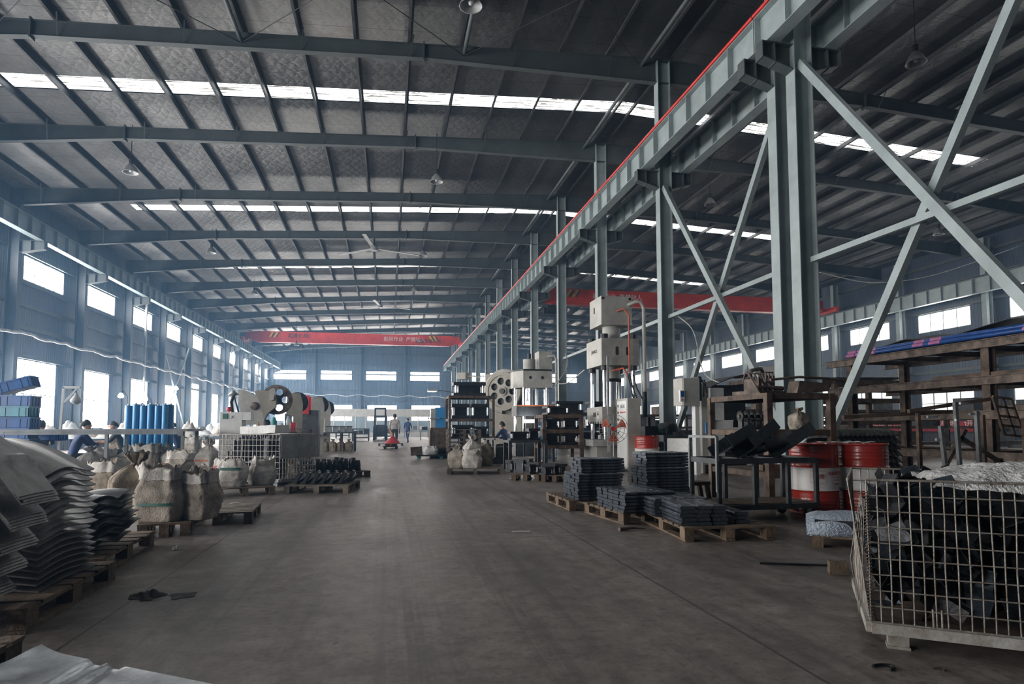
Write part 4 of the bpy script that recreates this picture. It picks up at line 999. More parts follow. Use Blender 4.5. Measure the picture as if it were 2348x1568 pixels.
MB().box((5.42, 16.0, 4.22), (.012, .09, .17)).build('level_gauge', 'dark_metal', tb_)
MB().cyl((5.86, 15.9, 3.41), (5.86, 15.9, 3.78), .24, n=28).build('neck', 'machine_grey', hp)
cols = [(5.52, 15.52), (6.32, 15.52), (5.52, 16.53), (6.32, 16.53)]
for xx, yy in cols:
    c = MB().cyl((xx, yy, .4), (xx, yy, 3.5), .052, n=16).build('guide_column', 'chrome', hp)
    MB().cyl((xx, yy, 3.41), (xx, yy, 3.53), .11, n=10, sm=False).build('nut', 'dark_metal', c); MB().cyl((xx, yy, 2.58), (xx, yy, 2.70), .10, n=10, sm=False).build('lower_nut', 'dark_metal', c)
rm = MB().cyl((5.88, 15.95, 1.5), (5.88, 15.95, 2.32), .20, n=28).build('ram', 'chrome', hp)
MB().cyl((5.88, 15.95, 2.38), (5.88, 15.95, 2.71), .22, n=28).build('cylinder_collar', 'machine_grey', hp)
MB().lathe([(.235, 2.30), (.25, 2.30), (.25, 2.38), (.2, 2.38)], 28, (5.88, 15.95, 0)).build('flange', 'dark_metal', hp)
sl = obox('slide', 'machine_grey', hp, PX0, PX1, PY0+.02, PY1, 1.18, 1.62)
MB().box((PX0-.003, 16.0, 1.42), (.006, .22, .11)).build('name_plate', 'ink_dark', sl)
wl = MB().b2(PX0-.006, PX0-.001, 15.62, 15.80, 1.30, 1.56).build('warning_label', 'paper_white', sl)
MB().prism([(15.64, 1.40), (15.78, 1.40), (15.71, 1.54)], PX0-.009, PX0-.006, lambda a, b, h: (h, a, b)).build('triangle', 'ink_dark', wl)
for i in range(6): MB().box((PX0-.002, 15.5+.2*i, 1.20), (.03, .05, .06)).build('clamp_slot', 'dark_metal', sl)
obox('bed', 'machine_grey', hp, 5.10, 6.5, 15.3, 16.7, .60, .76)
obox('base', 'machine_grey', hp, 5.25, 6.5, 15.45, 16.7, 0, .60)
MB().cyl((5.6, 15.6, .76), (5.6, 15.6, 1.18), .06).build('gauge_post', 'chrome', hp)
MB().bar((5.50, 15.2, .45), (5.50, 15.2, 2.9), .06, .04).build('guide_bar', 'lamp_grey', hp)
MB().tube([(6.15, 15.42, 4.30), (6.30, 15.25, 4.36), (6.42, 15.22, 4.36), (6.50, 15.2, 4.20), (6.50, 15.2, 2.0)], .048, 10).build('oil_pipe', 'machine_grey', hp)
MB().tube([(6.50, 15.2, 2.0), (6.50, 15.2, 1.35)], .055, 10).build('rubber_sleeve', 'rubber', hp)
MB().tube([(5.85, 15.44, 4.13), (5.98, 15.30, 4.18), (6.10, 15.24, 4.0), (6.10, 15.24, 2.5)], .022, 8).build('orange_hose', 'orange_hose', hp)
MB().tube([(5.8, 15.7, 2.58), (5.95, 15.3, 2.62), (6.05, 15.24, 2.45), (6.07, 15.24, 2.3)], .026, 8).build('orange_hose', 'orange_hose', hp)
mb = MB()
for x0, x1 in ((6.05, 6.1), (6.10, 6.2), (6.2, 6.35)): mb.tube([(x0, 15.24, 2.45), (x0+.03, 15.1, 2.1), (x1, 15.0, 1.8)], .02, 6)
mb.build('black_hoses', 'rubber', hp)
# control cabinet
kb = thing('control_cabinet', 'pale grey control cabinet with gauges in front of the big press', 'cabinet', (5.72, 14.45, 0))
obox('body', 'machine_grey', kb, 0, .34, 0, .75, .06, 1.80, .006); MB().b2(.02, .32, .02, .73, 0, .06).build('plinth', 'dark_metal', kb)
MB().b2(-.006, 0, .05, .70, .12, 1.74).build('door', 'white_paint', kb)
for i in range(5): MB().cyl((-.015, .62, 1.62-.17*i), (-.004, .62, 1.62-.17*i), .035, n=14).build('gauge', 'dark_metal', kb)
text('lettering', '油压机', .10, 'ink_dark', kb, (-.008, .32, 1.60), (math.pi/2, 0, -math.pi/2), .001)
MB().b2(-.01, -.005, .1, .5, 1.44, 1.47).build('button_row', 'label_red', kb)
# pedestal fan
fc = atY(1407, 983, 13.6)
fn_ = thing('pedestal_fan', 'pedestal fan with red blades and wire guard before the big press', 'fan', (fc.x, fc.y, 0), -.35)
MB().lathe([(0, 0), (.22, 0), (.22, .02), (.04, .05), (0, .05)], 24).build('base', 'dark_metal', fn_)
MB().cyl((0, .08, .03), (0, .08, fc.z), .02).build('pole', 'lamp_grey', fn_)
MB().cyl((0, .02, fc.z), (0, .22, fc.z), .06).build('motor', 'dark_metal', fn_)
for i in range(3):
    a0 = i*2.094+.5
    MB().sheet(lambda u, v: ((.05+.24*u)*math.cos(a0+(v-.5)*(.35+.5*u)), -.03+.06*(v-.5), fc.z+(.05+.24*u)*math.sin(a0+(v-.5)*(.35+.5*u))), 6, 5, .004).build('blade', 'orange_hose', fn_)
MB().cyl((0, -.06, fc.z), (0, .0, fc.z), .05).build('hub', 'red_machine', fn_)
g = MB()
for rr, yy in ((.33, 0), (.25, -.05), (.15, -.075), (.06, -.085), (.33, .04)): g.tube([(rr*math.cos(a_*.2618), yy, fc.z+rr*math.sin(a_*.2618)) for a_ in range(24)], .006, 5, closed=True)
for i in range(16):
    a_ = i*math.pi/8; g.tube([(r_*math.cos(a_), y_, fc.z+r_*math.sin(a_)) for r_, y_ in ((.33, 0), (.25, -.05), (.06, -.085))], .0045, 4)
g.build('guard', 'lamp_grey', fn_)
# motor and pump unit, table, extinguisher
mt = atY(1536, 989, 16.6)
pu = thing('pump_unit', 'oily black electric motor and pump on a steel tank right of the big press', 'pump', (mt.x, mt.y, 0), 0)
obox('tank', 'grey_paint', pu, -.85, .12, -.1, .8, 0, mt.z-.27)
md = Vector((.25, -.97, 0))
m1 = MB().lathe([(0, 0), (.17, 0), (.24, .04), (.25, .08), (.25, .5), (.2, .56), (0, .56)], 28, Vector((.1, -.05, mt.z)), -md).build('motor', 'dark_metal', pu)
mb = MB()
for i in range(14):
    a_ = i*2*math.pi/14; mb.box((.1+.255*math.cos(a_), .28, mt.z+.255*math.sin(a_)), (.03, .38, .02), 0, Matrix.Rotation(-a_, 3, 'Y'))
mb.build('cooling_fins', 'dark_metal', m1)
MB().b2(-.75, -.35, .0, .5, mt.z-.27, mt.z+.15).cyl((-.55, .2, mt.z+.1), (-.55, .2, mt.z+.4), .06).build('valve_block', 'dark_metal', pu)
MB().cyl((-.3, .2, mt.z), (-.15, .15, mt.z), .12).build('pump_body', 'green_metal', pu)
tp = fl(1580, 1068); tbz = thing('steel_bench', 'grey steel bench right of the pump unit', 'bench', (tp.x+.12, tp.y-.12, 0))
MB().b2(-.95, .08, -.05, .45, .68, .86).build('top', 'grey_paint', tbz)
for xx in (-.85, 0):
    for yy in (0, .38): MB().b2(xx-.06, xx+.06, yy-.04, yy+.04, 0, .68).build('leg', 'grey_paint', tbz)
tag(MB().b2(tp.x-.35, tp.x-.05, tp.y+.1, tp.y+.4, .86, .95).build('steel_block', 'galvanised'), 'pale steel block on the grey bench', 'block')
def extinguisher(px, py, Y, z0, label):
    q = atY(px, py, Y); e = thing('fire_extinguisher', label, 'extinguisher', (q.x, q.y, z0))
    MB().lathe([(0, 0), (.07, 0), (.075, .02), (.075, .42), (.05, .48), (.02, .50), (0, .5)], 18).build('bottle', 'red_machine', e)
    MB().b2(-.02, .02, -.03, .03, .5, .56).bar((0, 0, .56), (0, .12, .6), .02, .015).build('valve', 'dark_metal', e)
    MB().tube([(0, -.03, .53), (.08, -.05, .5), (.1, -.04, .2)], .012, 6).build('hose', 'rubber', e)
extinguisher(1560, 985, 17.0, .0, 'red fire extinguisher behind the pump motor')
MB_ = thing('red_jack', 'bright red hydraulic jack with steel cylinder behind the plate tower', 'jack', (fl(1500, 1082).x, fl(1500, 1082).y, 0), .3)
MB().b2(-.28, .28, -.18, .18, .02, .22).build('body', 'red_machine', MB_); MB().cyl((.05, -.05, .2), (.05, -.05, .48), .05).build('cylinder', 'chrome', MB_)
MB().tube([(.05, .0, .45), (.2, .0, .52), (.3, .02, .4)], .014, 6).tube([(-.05, 0, .3), (-.1, .02, .62)], .014, 6).build('handle', 'rust_steel', MB_)
for xx in (-.2, .2): MB().cyl((xx, -.16, .06), (xx, .16, .06), .06).build('wheel', 'rubber', MB_)
cp = fl(1555, 1100); ch = thing('plastic_chair', 'white plastic chair behind the trolley cart handle', 'chair', (cp.x, cp.y, 0), -.5)
MB().b2(-.22, .22, -.22, .22, .38, .43).build('seat', 'foam_white', ch); MB().sheet(lambda u, v: (-.22+.44*u, .20+.06*v+.03*math.sin(u*math.pi), .43+.42*v), 8, 6, .02).build('backrest', 'foam_white', ch)
for xx in (-.19, .19):
    for yy in (-.19, .19): MB().bar((xx, yy, 0), (xx*.95, yy*.95, .38), .045, .045).build('leg', 'foam_white', ch)
# hanging control box machine
q = atY(1580, 899, 13.2)
cbx = thing('control_post', 'white control box on a post with small screen, left of the brown rack', 'control box', (q.x, q.y, 0), .1)
obox('box', 'machine_grey', cbx, -.24, .22, -.12, .3, q.z-.31, q.z+.31, .03)
MB().b2(.14, .25, -.02, .12, 0, q.z-.3).build('post', 'white_paint', cbx); MB().b2(.22, .30, -.05, .25, q.z-.2, q.z+.36).build('back_channel', 'dark_metal', cbx)
hm = MB().b2(-.33, -.22, -.16, -.10, q.z-.22, q.z+.03).build('hmi_panel', 'white_paint', cbx); MB().b2(-.315, -.235, -.165, -.158, q.z-.12, q.z+.01).build('screen', 'crate_blue', hm); MB().b2(-.29, -.26, -.166, -.158, q.z-.2, q.z-.17).build('stop_button', 'red_machine', hm)
MB().tube([(.26, .1, q.z+.3), (.4, .15, q.z+.36), (.5, .15, q.z+.2), (.45, .1, q.z-.1)], .016, 6).tube([(.26, .12, q.z+.2), (.55, .2, q.z+.3), (.6, .2, q.z)], .016, 6).build('cables', 'rubber', cbx)
w0 = atY(1640, 940, 13.6)
wm = thing('welding_machine', 'tall white machine cabinet behind the brown rack, left side', 'machine', (w0.x, w0.y, 0))
obox('cabinet', 'white_paint', wm, -.18, .18, -.1, .5, .2, w0.z+.52); obox('column', 'machine_grey', wm, -.36, -.2, 0, .4, 0, w0.z+.6); MB().b2(-.3, .18, -.05, .45, 0, .2).build('plinth', 'dark_metal', wm)
MB().b2(-.32, -.05, -.14, -.1, w0.z-.55, w0.z-.3).build('blue_unit', 'blue_paint', wm)
dsk = atY(1668, 868, 14.2)
tag(MB().sheet(lambda u, v: (dsk.x-.45+1.3*u, 14.2+1.0*v, dsk.z-.2+.32*math.sin(u*math.pi*.6)), 14, 4, .02).build('curved_guard', 'black_sheet'), 'large dark curved sheet guard behind the brown rack', 'sheet')
cg = thing('guard_stand', 'dark stand carrying the curved sheet guard', 'stand', (dsk.x, 14.7, 0)); MB().b2(-.3, .6, -.3, .3, 0, dsk.z-.15).build('body', 'dark_paint', cg)

# ------------------------------------------------------------------ SECOND HYDRAULIC PRESS
h2 = thing('hydraulic_press', 'smaller grey hydraulic press with chamfered crown, farther back', 'press', (0, 0, 0))
y0 = 23.2; MB().prism([(4.72, y0+.5), (5.0, y0), (6.1, y0), (6.25, y0+.4), (6.25, y0+1.1), (4.72, y0+1.1)], 2.60, 3.24).build('crown', 'machine_grey', h2)
MB().prism([(4.70, y0+.5), (5.0, y0-.03), (6.12, y0-.03), (6.28, y0+.4), (6.28, y0+1.1), (4.70, y0+1.1)], 3.24, 3.30).build('crown_plate', 'dark_metal', h2)
for xx in (5.28, 5.75): MB().cyl((xx, y0-.01, 2.98), (xx, y0+.02, 2.98), .06, n=12).build('port', 'rubber', h2)
MB().cyl((5.35, y0+.5, 3.3), (5.35, y0+.5, 3.72), .24, n=24).build('cylinder', 'machine_grey', h2); MB().cyl((5.35, y0+.5, 3.72), (5.35, y0+.5, 3.95), .07).build('valve', 'dark_metal', h2)
obox('oil_tank', 'machine_grey', h2, 5.66, 6.2, y0+.2, y0+.9, 3.3, 4.02)
for xx, yy in ((4.82, .62), (5.05, .12), (5.95, .12), (6.1, .95)): MB().cyl((xx, y0+yy, .5), (xx, y0+yy, 2.62), .06).build('guide_column', 'chrome', h2)
MB().cyl((5.42, y0+.5, 1.9), (5.42, y0+.5, 2.6), .25, n=24).build('ram', 'chrome', h2)
obox('slide', 'dark_paint', h2, 4.75, 6.15, y0+.05, y0+1.05, 1.50, 1.92); obox('bed', 'dark_paint', h2, 4.7, 6.2, y0, y0+1.1, .0, .85)
MB().b2(4.75, 6.2, y0-.02, y0+.04, 1.88, 1.93).build('orange_strip', 'orange_metal', h2)
MB().tube([(5.98, y0+.1, 3.8), (6.22, y0, 3.85), (6.3, y0, 3.7), (6.3, y0, 1.6)], .05, 8).build('oil_pipe', 'machine_grey', h2)
q = atY(1215, 966, 22.7); lp = thing('work_lamp', 'bright work lamp shining inside the second press', 'work lamp', (q.x, q.y, 0)); MB().b2(-.22, .22, -.03, .03, q.z-.05, q.z+.06).build('tube', 'lamp_tube', lp); MB().b2(-.24, -.2, -.02, .04, 0, q.z+.06).build('stand', 'dark_metal', lp)
# ------------------------------------------------------------------ FLYWHEEL PRESS
q = atY(1154, 897, 26.6)
fp = thing('flywheel_press', 'beige mechanical press with a big eight-hole flywheel, right of the aisle', 'press', (q.x, q.y, 0), -.62)
def wheel(parent, c, R, r_in, th, holes, rh, hub, m, ax='Y', nm='flywheel'):
    """disc with round through-holes: rim, web between holes, hub; axis along local y"""
    mb = MB(); seg = 96; c = Vector(c)
    ring = lambda r, y: [c+Vector((r*math.cos(2*math.pi*i/seg), y, r*math.sin(2*math.pi*i/seg))) for i in range(seg)]
    def band(r0, r1, y):
        a, b = ring(r0, y), ring(r1, y); mb.add(a+b, [(i, (i+1) % seg, seg+(i+1) % seg, seg+i) for i in range(seg)])
    for r0, r1, t in ((r_in, R, th), (0.001, hub, th*1.2)):
        band(r0, r1, -t); band(r0, r1, t)
        for r in (r0, r1):
            a, b = ring(r, -t), ring(r, t); mb.add(a+b, [(i, (i+1) % seg, seg+(i+1) % seg, seg+i) for i in range(seg)], True)
    # web: polar grid with holes cut
    rm = (r_in+hub)/2; nr, na = 26, holes*26; tw = th*.55
    idx = {}
    P = lambda i, j, y: c+Vector(((hub+(r_in-hub)*i/nr)*math.cos(2*math.pi*j/na), y, (hub+(r_in-hub)*i/nr)*math.sin(2*math.pi*j/na)))
    def inside(i, j):
        r = hub+(r_in-hub)*(i+.5)/nr; a = 2*math.pi*(j+.5)/na; k_ = round(a/(2*math.pi/holes)); b = k_*2*math.pi/holes
        return (r*math.cos(a)-rm*math.cos(b))**2+(r*math.sin(a)-rm*math.sin(b))**2 < rh*rh
    for y in (-tw, tw):
        vs = [P(i, j, y) for i in range(nr+1) for j in range(na)]
        mb.add(vs, [(i*na+j, i*na+(j+1) % na, (i+1)*na+(j+1) % na, (i+1)*na+j) for i in range(nr) for j in range(na) if not inside(i, j)])
    for k_ in range(holes):
        b = 2*math.pi*k_/holes; cc = c+Vector((rm*math.cos(b), 0, rm*math.sin(b))); vs = [cc+Vector((rh*math.cos(t_*math.pi/12), y, rh*math.sin(t_*math.pi/12))) for y in (-tw, tw) for t_ in range(24)]
        mb.add(vs, [(i, (i+1) % 24, 24+(i+1) % 24, 24+i) for i in range(24)], True)
    return mb.build(nm, m, parent)
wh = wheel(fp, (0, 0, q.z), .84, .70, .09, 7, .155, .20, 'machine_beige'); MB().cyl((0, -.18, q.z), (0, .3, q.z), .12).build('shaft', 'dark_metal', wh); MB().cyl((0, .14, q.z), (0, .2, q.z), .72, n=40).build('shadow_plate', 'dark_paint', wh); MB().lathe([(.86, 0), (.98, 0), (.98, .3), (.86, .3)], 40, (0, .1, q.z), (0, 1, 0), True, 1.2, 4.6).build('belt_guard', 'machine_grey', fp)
obox('frame', 'machine_beige', fp, -.75, .75, .35, 1.5, 0, 3.35, .05)
obox('head', 'machine_beige', fp, -1.15, .9, .5, 1.4, 2.3, 3.45, .04); obox('side_box', 'machine_beige', fp, -1.5, -1.15, .6, 1.3, 2.45, 3.15, .03)
MB().b2(-.8, .5, .30, .36, 3.2, 3.28).build('name_strip', 'ink_dark', fp)
MB().cyl((0, 0, q.z-.75), (0, .35, q.z-.75), .0).build('pin', 'dark_metal', fp)
MB().bar((-1.4, .9, 3.35), (-2.3, .9, 3.45), .04, .04).box((-2.5, .9, 3.45), (.45, .3, .30)).build('control_arm', 'machine_beige', fp)
# ------------------------------------------------------------------ DIE RACK, pallets, crates on the right of the aisle
dr = rack('die_rack', 'brown rack loaded with black dies beside the aisle', (fl(1030, 1048).x, 22.9), .0, 1.62, 1.3, (.75, 1.40, 2.25), 'rust_paint', .09, .09, True, None)
dx = fl(1030, 1048).x
def die(x, y, z, w, d, h, label, group=None, rz=0, m='dark_metal'):
    e = thing('press_die', label, 'die', (x, y, z), rz, group)
    MB().b2(-w/2, w/2, -d/2, d/2, 0, h*.22).build('lower_shoe', m, e); MB().b2(-w/2, w/2, -d/2, d/2, h*.75, h).build('upper_shoe', m, e)
    MB().b2(-w*.34, w*.34, -d*.34, d*.34, h*.22, h*.75).build('punch_block', 'black_steel', e)
    for sx in (-1, 1): MB().cyl((sx*w*.42, -d*.42, h*.2), (sx*w*.42, -d*.42, h*.78), w*.04, n=8).build('guide_pin', 'chrome', e)
    return e
die(dx+.75, 23.4, 2.26, 1.2, .8, .50, 'black die on the top shelf of the die rack'); die(dx+.42, 23.4, 1.41, .66, .8, .55, 'left black die on the middle shelf of the die rack'); die(dx+1.15, 23.4, 1.41, .66, .8, .55, 'right black die on the middle shelf of the die rack')
die(dx+.5, 23.4, .76, .8, .8, .42, 'left black die on the bottom shelf of the die rack'); die(dx+1.2, 23.4, .76, .55, .8, .36, 'right black die on the bottom shelf of the die rack')
pp = fl(1027, 1053)
for i in range(7): pallet(pp.x+.58, pp.y+.6, .02*(i % 2), 'wooden pallet in the pallet stack by the die rack, %s' % ('on the floor' if i == 0 else nth(i).replace('nearest', 'first')+' from the floor'), 1.15, 1.1, z=.146*i, m='pallet_wood_grey', seed=30+i, group='stacked pallets')
pal_at(1025, 1088, 1155, 1087, 1.2, 'wooden pallet under the pale tied sacks, right of aisle', seed=41, m='pallet_wood_grey')
sack(1048, 1073, PT, .42, .52, 71, 'pale tied sack at left on the right-hand sack pallet', 'tied', 'sack_cloth'); sack(1082, 1074, PT, .45, .42, 72, 'open pale sack in front on the right-hand sack pallet', 'open', 'sack_white')
sack(1110, 1068, PT, .42, .50, 73, 'brownish sack at right on the right-hand sack pallet', 'flat', 'sack_brown'); sack(1068, 1062, PT, .42, .75, 74, 'tall white sack behind on the right-hand sack pallet', 'tied', 'sack_white', pos=(2.02, 15.35))
rbx = fl(987, 1050)
bx = thing('rusty_bin', 'rusty upright sheet bin left of the pallet stack', 'bin', (rbx.x, rbx.y, 0)); MB().b2(0, .58, 0, .6, .06, 1.08).build('body', 'rust_steel', bx)
MB().b2(-.03, .02, -.02, .62, 0, 1.0).b2(.5, .56, -.02, .62, 0, .9).build('side_frame', 'rust_paint', bx)
lt = fl(955, 1053); lc = thing('low_trolley', 'low steel trolley with white sack in the aisle', 'trolley', (lt.x, lt.y, 0)); MB().b2(0, .95, 0, .7, .10, .14).build('deck', 'dark_metal', lc)
for xx in (.1, .85):
    for yy in (.08, .62): MB().cyl((xx, yy-.03, .06), (xx, yy+.03, .06), .06, n=12).build('wheel', 'teal_metal', lc)
MB().bar((.02, .3, .12), (.0, .3, .42), .03, .4).build('end_rail', 'rust_steel', lc)
sack(0, 0, .14, .5, .26, 76, 'white slumped sack on the low trolley', 'flat', 'foam_white', pos=(lt.x+.5, lt.y+.3))
die(lt.x+.9, lt.y+.9, 0, .8, .5, .34, 'dark die on floor behind the low trolley')
bm = atY(1012, 958, 33); blm = thing('blue_machine', 'bright blue machine body in the distance left of the die rack', 'machine', (bm.x, bm.y, 0)); obox('body', 'blue_paint', blm, -.3, .35, 0, .8, .3, bm.z+.55); obox('head', 'machine_grey', blm, -.55, -.3, 0, .6, .8, bm.z+.5); MB().b2(-.4, .3, .1, .7, 0, .3).build('plinth', 'dark_metal', blm); MB().b2(-.7, -.1, -.2, -.02, bm.z-.05, bm.z).build('table', 'galvanised', blm)
# dark rack with dies between the two presses
r3 = rack('die_rack', 'dark brown low rack with dies left of the big press', (3.98, 15.9), .0, 1.02, .9, (.62, 1.02, 1.42), 'rust_paint', .09, .09)
for i, (x, z, w, h) in enumerate(((4.22, .63, .42, .3), (4.74, .63, .40, .3), (4.24, 1.03, .42, .28), (4.74, 1.03, .40, .3), (4.4, 1.43, .6, .22))): die(x, 16.3, z, w, .6, h, ('left die on the bottom shelf', 'right die on the bottom shelf', 'left die on the middle shelf', 'right die on the middle shelf', 'flat die on the top shelf')[i]+' of the low rack by the big press')
r4 = rack('die_rack', 'dark rack with dies behind the big press, right of second press', (5.1, 19.2), .0, 2.2, .9, (.55, 1.05, 1.55), 'dark_paint', .08, .08)
for i, (x, z, w) in enumerate(((5.5, .56, .7), (6.4, .56, .8), (5.6, 1.06, .8), (6.6, 1.06, .7), (5.7, 1.56, .9), (6.7, 1.56, .6))): die(x, 19.65, z, w, .6, .36, '%s die on the %s shelf of the dark rack behind the big press' % (('left', 'right')[i % 2], ('bottom', 'middle', 'top')[i//2]))
# blue frame with steel cylinder
q = fl(1260, 1052); bf = thing('cylinder_frame', 'blue tube frame holding a shiny steel cylinder', 'frame', (q.x-.28, q.y, 0)); mb = MB()
for xx in (0, .52):
    for yy in (0, .5): mb.bar((xx, yy, 0), (xx, yy, 1.28), .025, .025)
for z in (.04, .62, 1.12): mb.bar((0, 0, z), (.52, 0, z), .025, .025).bar((0, .5, z), (.52, .5, z), .025, .025).bar((0, 0, z), (0, .5, z), .025, .025).bar((.52, 0, z), (.52, .5, z), .025, .025)
mb.build('frame', 'blue_paint', bf)
tag(MB().cyl((q.x-.02, q.y+.25, .05), (q.x-.02, q.y+.25, .62), .22, n=28).build('steel_cylinder', 'galvanised'), 'shiny steel cylinder standing in the blue tube frame', 'cylinder')
# dark table and scrap dies
q = fl(1165, 1080); dtb = thing('work_table', 'black steel work table beside the right-hand sack pallet', 'table', (q.x+.02, q.y, 0)); MB().b2(0, 1.0, 0, .8, .70, .76).build('top', 'dark_paint', dtb)
for xx in (.04, .96):
    for yy in (.04, .76): MB().b2(xx-.04, xx+.04, yy-.04, yy+.04, 0, .70).build('leg', 'dark_paint', dtb)
die(q.x+.35, q.y+.4, .76, .5, .4, .22, 'dark die lying on the black work table'); die(q.x+.75, q.y+.45, .76, .3, .3, .3, 'small tall die on the black work table')
q2 = fl(1115, 1068); mc_ = thing('floor_machine', 'low black machine with white bars behind the sack pallet', 'machine', (q2.x, q2.y+.8, 0)); obox('body', 'dark_metal', mc_, 0, .85, 0, .7, 0, .5); MB().b2(.05, .10, -.03, 0, .2, .75).b2(.35, .4, -.03, 0, .2, .75).b2(.0, .5, -.03, .05, .72, .77).build('white_bars', 'white_paint', mc_); MB().cyl((.2, -.05, .25), (.2, 0, .25), .16, n=20).build('pulley', 'galvanised', mc_)
pal_at(1172, 1102, 1236, 1102.5, .9, 'small wooden pallet with scrap dies, left one', seed=43); pal_at(1240, 1105, 1302, 1106, .9, 'small wooden pallet with scrap dies, right one', seed=44)
rd = random.Random(8)
for i in range(14):
    px, py = 1180+8.4*i, 1086+rd.uniform(-5, 2)+.25*i; q = fl(px, py, .14)
    die(q.x, q.y+.15, .139 if i % 3 else .139, rd.uniform(.16, .30), rd.uniform(.18, .28), rd.uniform(.14, .30), 'dark scrap die of the heap on two small pallets, %s from the left' % nth(i).replace('nearest', 'first'), 'scrap dies', rd.uniform(-.8, .8))
# ------------------------------------------------------------------ LEFT SIDE, MIDDLE DISTANCE
a = fl(500, 1112); b_ = fl(640, 1116); rz_ = math.atan2(b_.y-a.y, b_.x-a.x)
cg2, q0, q1 = wire_cage(a.x, a.y, rz_, (b_-a).length, 1.15, .84, 'green-grey wire cage filled with dark rods, left of the aisle', 16, 8, .006, group='wire cages', solid_side=True, frame='grey_paint', wire='cage_frame')
rr_ = random.Random(3); Rz = Matrix.Rotation(rz_, 3, 'Z')
for i in range(70):
    u = Vector((.10+.055*(i % 18)+rr_.uniform(-.01, .01), .15+.20*(i//18 % 4)+rr_.uniform(-.05, .05), q0)); u = Rz@u+Vector((a.x, a.y, 0))
    o = MB().bar((0, 0, 0), (.03*rr_.uniform(-1, 1), .03, .70+.10*rr_.random()-(.25 if i % 18 < 2 else 0)), .045, .03).build('steel_rod', 'black_steel', None, u); tag(o, 'dark upright rod packed inside the green-grey cage', 'rod', 'rods in the green-grey cage')
w_ = (b_-a).length; fo = Rz@Vector((w_*.62, .25, 0))+Vector((a.x, a.y, 0))
tag(MB().sheet(lambda u, v: (-.42+.80*u, -.2+.4*v, .16+.012*ns(u*4, v*3)), 12, 8, .15).build('foam_block', 'foam_white', None, (fo.x, fo.y, q1), (0, -.04, rz_)), 'white foam slab lying on the green-grey cage', 'foam')
pal_at(490, 1141, 632, 1134, .75, 'dark low pallet under two pale sacks before the cage', seed=45, m='old_board')
sack(530, 1117, PT, .44, .44, 81, 'pale sack with green dot before the green-grey cage', 'flat', 'sack_white', mark=('green_metal', .62, .10)); sack(600, 1112, PT, .42, .45, 82, 'pale sack with raised corner before the green-grey cage', 'open', 'sack_white'); sack(518, 1106, PT, .30, .42, 83, 'narrow sack with red print, leftmost before the cage', 'flat', 'sack_white', mark=('label_red', .55, .25), pos=(-2.70, 11.22))
# pallet of springs / clamps
pp4 = pal_at(650, 1132, 799, 1131, .95, 'wooden pallet carrying slanting spring plates beside the aisle', seed=46, m='pallet_wood_grey')
f4 = pp4.rotation_euler.z; R4 = Matrix.Rotation(f4, 3, 'Z')
for i in range(12):
    r_, c_ = divmod(i, 6); u = R4@Vector((-.42+.15*c_+.05*r_, -.30+.40*r_, 0))+Vector((pp4.location.x, pp4.location.y, PT))
    e = thing('spring_plate', 'slanting ribbed steel part in %s row on the spring pallet, %s from the left' % (('front', 'back')[r_], nth(c_).replace('nearest', 'first')), 'steel part', u, f4, 'slanting parts on the spring pallet')
    MB().bar((.02, 0, .02), (.12, 0, .20), .05, .10, (0, 1, 0)).bar((.0, .1, .01), (.10, .30, .10), .09, .05).build('body', 'black_steel', e)
    mb = MB()
    for k_ in range(5): mb.box((.035+.02*k_, -.035, .05+.034*k_), (.045, .02, .016), 0, R3('Y', -1.06))
    mb.build('ribbed_face', 'galvanised', e)
pp5 = pal_at(700, 1102, 850, 1093, .9, 'wooden pallet behind, loaded with black cast parts', seed=47, m='pallet_wood')
R5 = Matrix.Rotation(pp5.rotation_euler.z, 3, 'Z')
for i in range(26):
    r_, c_ = divmod(i, 9); u = R5@Vector((-.58+.135*c_+rr_.uniform(-.02, .02), -.3+.26*r_, 0))+Vector((pp5.location.x, pp5.location.y, PT)); h = rr_.uniform(.16, .30)
    e = MB().lathe([(0, 0), (.06, 0), (.068, .02), (.055, h*.4), (.065, h*.5), (.05, h), (.03, h), (.03, h*.6)], 10).box((.05, .0, h*.7), (.06, .04, .07)).build('cast_part', 'black_steel', None, u, (rr_.uniform(-.1, .1), rr_.uniform(-.1, .1), rr_.uniform(0, 6)))
    tag(e, 'black cast part standing on the pallet behind the spring pallet', 'cast part', 'black cast parts')
# brown wire cage and bench with bins
q = fl(664, 1063); c3, s0, s1 = wire_cage(q.x, q.y-.6, .03, .62, .9, .92, 'rusty wire cage half full of scrap beside the green-grey cage', 12, 10, .006, frame='rust_paint', wire='rust_steel')
_h = MB().sheet(lambda u, v: ((u-.5)*.5, (v-.5)*.74, max(.0, .45*(.5+ns(u*4, v*4, 1))*math.sin(u*math.pi)**.5*math.sin(v*math.pi)**.5)), 14, 14).build('scrap_heap', 'sack_brown'); put(_h, 'brown crumpled scrap heap inside the rusty wire cage', 'scrap', (q.x+.31, q.y-.15, .13))
q = fl(712, 1036); tb2 = thing('work_bench', 'dark work bench with grey bins on top, left of the aisle', 'bench', (q.x, q.y, 0)); MB().b2(0, 1.95, 0, .9, .82, .88).build('top', 'dark_paint', tb2)
for xx in (.05, 1.3, 1.9):
    for yy in (.05, .85): MB().b2(xx-.035, xx+.035, yy-.035, yy+.035, 0, .82).build('leg', 'dark_paint', tb2)
for i in range(4): MB_ = thing('storage_bin', 'grey plastic bin on the dark work bench, %s from the left' % nth(i).replace('nearest', 'first'), 'bin', (q.x+.75+.30*i, q.y+.3, .88), 0, 'bins on the work bench'); MB().prism([(-.11, -.2), (.11, -.2), (.11, .2), (-.11, .2)], 0, .26).build('body', 'grey_paint', MB_); MB().b2(-.13, .13, -.22, .22, .24, .28).build('rim', 'dark_paint', MB_)
